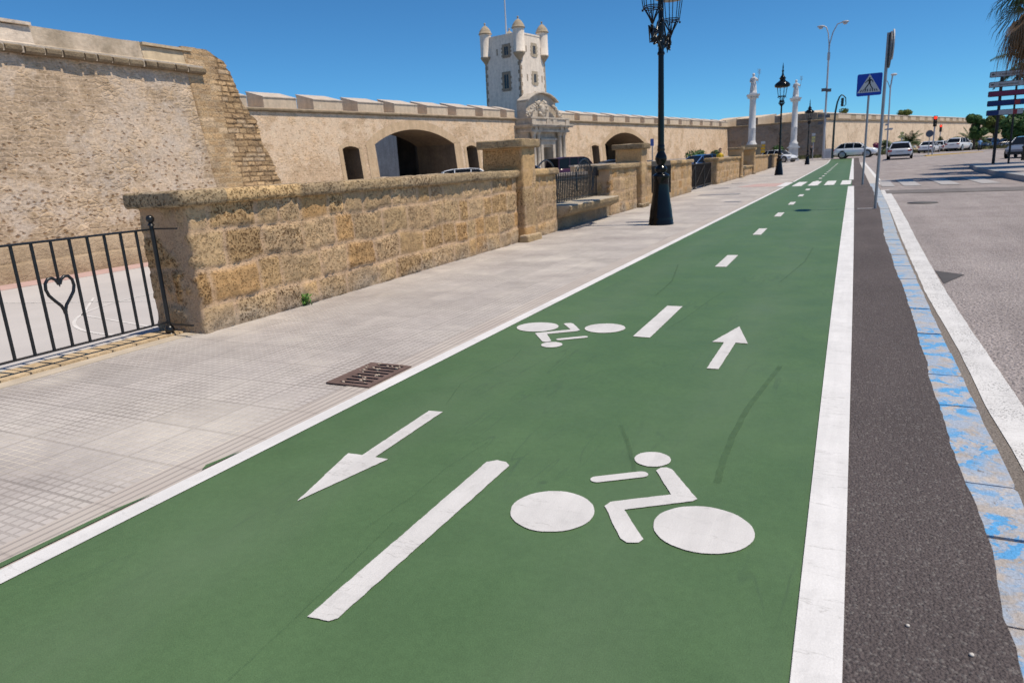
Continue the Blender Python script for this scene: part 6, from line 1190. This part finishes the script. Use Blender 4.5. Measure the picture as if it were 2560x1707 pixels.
fan_palm('tall fan palm with a brown hanging skirt, mostly outside the frame above the road', (6.40, 33.5, .13), 6.55, 3, 28, 80, 1.3)
fan_palm('taller fan palm behind the nearest one, trunk out of the frame', (9.6, 39.5, .13), 9.4, 12, 40, 30, 1.5)
fan_palm('tall fan palm behind the median, crown above the frame', (11.6, 46.5, .13), 11.2, 13, 40, 30, 1.5)
palm('palm whose crown peeks over the direction sign', (9.45, 52.0, .13), 5.7, 2.4, 5, 34, .24, 14)
for i, (x_, y_, h_, l_, lab) in enumerate([(4.7, 118, 1.2, 1.7, 'young palm at the foot of the rampart, just past the tall grey sign pole'), (7.3, 120, 1.4, 2.3, 'spreading young palm behind the silver hatchback'), (11.6, 119, .7, 1.7, 'small low palm behind the round sign'), (15.0, 119, 1.0, 2.6, 'wide young palm behind the white saloon')]):
    palm(lab, (x_, y_, .3), h_, l_, 20 + i, 26, .2, 5, 'young palms in front of the far rampart', .5)
def leafcloud(mb, clumps, n, size, rn):
    for (cx, cy, cz, rx, rz_) in clumps:
        for i in range(n):
            while True:
                p = Vector((rn.uniform(-1, 1), rn.uniform(-1, 1), rn.uniform(-1, 1)))
                if p.length < 1: break
            p = p.normalized() * p.length ** 0.45; q = Vector((cx + p.x * rx, cy + p.y * rx, cz + p.z * rz_)); s_ = size * rn.uniform(.6, 1.3)
            d = (p + Vector((rn.uniform(-.8, .8), rn.uniform(-.8, .8), rn.uniform(-.3, .9)))).normalized(); e = d.orthogonal().normalized(); f_ = d.cross(e); a = rn.uniform(0, PI); e, f_ = e * math.cos(a) + f_ * math.sin(a), f_ * math.cos(a) - e * math.sin(a)
            mb.add([q - e * s_, q - f_ * s_ * .5, q + e * s_, q + f_ * s_ * .5], [(0, 1, 2, 3)])
def tree(label, loc, h, r, seed, mt, n=7, per=230, size=.16, name='tree', cat='tree', group=None, trunk=True):
    rn = random.Random(seed); t = thing(name, label, cat, loc, 0, group); b = MB(); b.tube([(0, 0, -.1), (rn.uniform(-.2, .2), 0, h * .35), (rn.uniform(-.3, .3), 0, h * .7)], [.2, .14, .07], 8)
    for i in range(5): a = rn.uniform(0, 2 * PI); b.tube([(0, 0, h * .35), (r * .5 * math.cos(a), r * .5 * math.sin(a), h * .7)], [.08, .03], 6)
    b.build('trunk', m_bark, t); cl = []
    for i in range(n): a = rn.uniform(0, 2 * PI); q = rn.uniform(0, r * .75); s_ = rn.uniform(.35, .6) * r; cl.append((q * math.cos(a), q * math.sin(a), rn.uniform(h * .35, h - s_ * .8), s_, s_ * rn.uniform(.6, .9)))
    c_ = MB(); leafcloud(c_, cl, per, size, rn); c_.build('crown', mt, t); return t
tree('round dark green tree at the end of the sunlit rampart', (14.9, 116, .3), 5.2, 1.25, 41, m_leafd, 12, 520, .19)
tree('yellow-green tree right behind the direction sign posts', (18.2, 124, .3), 5.2, 1.3, 42, m_leafy, 12, 480, .19)
tree('broad dark tree beyond the second sign post', (18.2, 104, .3), 4.6, 2.2, 43, m_leafd, 20, 560, .24)
tree('large dark tree filling the edge beside the palm trunk', (21.0, 108, .3), 4.9, 2.8, 44, m_leafd, 22, 560, .26)
tree('tall dark tree further behind the large edge tree', (33, 128, .3), 6.0, 3.4, 45, m_leafd, 22, 560, .3)
tree('dark green bush at the foot of the white column pedestal', (-8.9, 99, .3), 2.3, 1.5, 46, m_leafd, 8, 200, .14, 'bush', 'bush')
tree('green bush behind the low wall before the third pillar', (-13.6, 70, 0), 2.2, 1.3, 47, m_leafd, 8, 220, .14, 'bush', 'bush')
tree('small green bush next to the person in yellow', (-10.6, 62, 0), 2.5, 0.7, 48, m_leafd, 8, 200, .12, 'bush', 'bush')
tree('tiny dark bush growing on top of the far rampart', (8.9, 163, 7.1), 1.5, 1.5, 49, m_leafy, 7, 120, .2, 'bush', 'bush')
tree('thin scrub on top of the rampart above the swan-neck light', (-1.8, 135, 6.9), 1.3, 1.0, 50, m_leafy, 5, 60, .16, 'bush', 'bush')
tree('magenta flowering bush behind the nose of the white suv', (2.9, 104, .2), 2.0, .55, 51, leafmat('magenta_blossom', (0.16, 0.02, 0.07), (0.24, 0.03, 0.12)), 6, 150, .1, 'bush', 'bush')
# low planting at the rampart foot
b = MB(); rn = random.Random(9)
for i in range(2600):
    x_ = rn.uniform(-8, 22); y_ = rn.uniform(113, 119) if x_ < 3 else rn.uniform(114, 120) + (x_ - 3) * .2; h_ = rn.uniform(.15, .55); b.add([(x_ - .15, y_, .3), (x_ + .15, y_ + .05, .3), (x_ + .1, y_ + rn.uniform(-.2, .2), .3 + h_), (x_ - .12, y_ + rn.uniform(-.2, .2), .3 + h_)], [(0, 1, 2, 3)])
tag(b.build('low_planting', m_cover), 'dry low planting along the foot of the rampart', 'planting', kind='stuff')

# ================================================================== walls behind the low wall, things seen through
def lowwall(label, p0, p1, h, th=.4, seed=1, mt=None, name='stone_wall', cap=True):
    d = Vector((p1[0] - p0[0], p1[1] - p0[1])); L = d.length; t = thing(name, label, 'wall', (p0[0], p0[1], 0), math.atan2(d.y, d.x)); b = MB(); b.box(0, L, 0, th, -1, h - .1); b.build('masonry', mt or m_arch, t)
    if cap: b = MB(); b.box(-.06, L + .06, -.06, th + .06, h - .1, h); b.build('coping', m_mtop, t)
    return t
m_rub = rubble('dark_rubble', (0.42, 0.34, 0.24), (0.34, 0.26, 0.17), (0.33, 0.28, 0.2), 5, 7, 0.9, .5, .06, 0.2)
lowwall('rubble planter wall seen through the spiked railing', (-10.9, 20.6), (-7.5, 24.6), 1.05, .4, 1, m_rub)
lowwall('low tan wall in front of the wide road arch', (-19.4, 27.5), (-18.6, 31.0), 1.20, .35, 2, m_band)
lowwall('tan wall with an end post, before the side of the road arch', (-17.4, 33.0), (-17.0, 37.8), 1.24, .35, 3, m_band)
lowwall('tan wall visible just past the maroon van', (-15.5, 41.0), (-12.8, 47.0), 1.28, .35, 4, m_band)
lowwall('long tan planter wall behind the wall stretch with the lamp', (-12.2, 47.0), (-9.9, 70.0), 1.33, .35, 5, m_band)
# white buildings beyond the arch
m_bw = flat('white_building', (0.62, 0.60, 0.55), 0.8, 0.2, var=.04)
t = thing('building', 'white block of flats glimpsed through the wide road arch', 'building', (-62, 84, 0), ARZ); b = MB(); b.box(0, 12, 0, 10, 0, 6.2); b.build('wall', m_bw, t)
for q in range(1):
    for r_ in range(4): b = MB(); b.box(1 + r_ * 2.8, 2.4 + r_ * 2.8, -.05, .05, 1.5 + q * 3, 3 + q * 3); b.box(-.05, .05, 1 + r_ * 2.5, 2.2 + r_ * 2.5, 1.5 + q * 3, 3 + q * 3); b.build('window', m_glassd, t)
t = thing('building', 'grey shaded wall with an arched window glimpsed inside the wide road arch', 'building', (AX, AY, 0), ARZ); b = MB(); b.box(30.5, 31, 7.5, 24, -0.3, 6.4); b.build('wall', m_inner, t)
b = MB(); b.prismx([(12.0, .2), (13.1, .2), (13.1, 2.0)] + [(12.55 + .55 * math.cos(a), 2.0 + .55 * math.sin(a)) for a in frange(0.1, PI - .1, 8)] + [(12.0, 2.0)], 30.44, 30.495); b.build('window', m_glassd, t)
t = thing('sign_post', 'thin post with a small blue parking sign behind the tall lamp', 'road sign', (-9.7, 37.5, 0)); b = MB(); b.tube([(0, 0, 0), (0, 0, 2.4)], .03, 8); b.build('post', m_galv, t); b = MB(); b.box(-.09, .09, -.05, -.035, 2.05, 2.42); b.build('plate', flat('blue_plate', (0.10, 0.16, 0.42), .5), t)
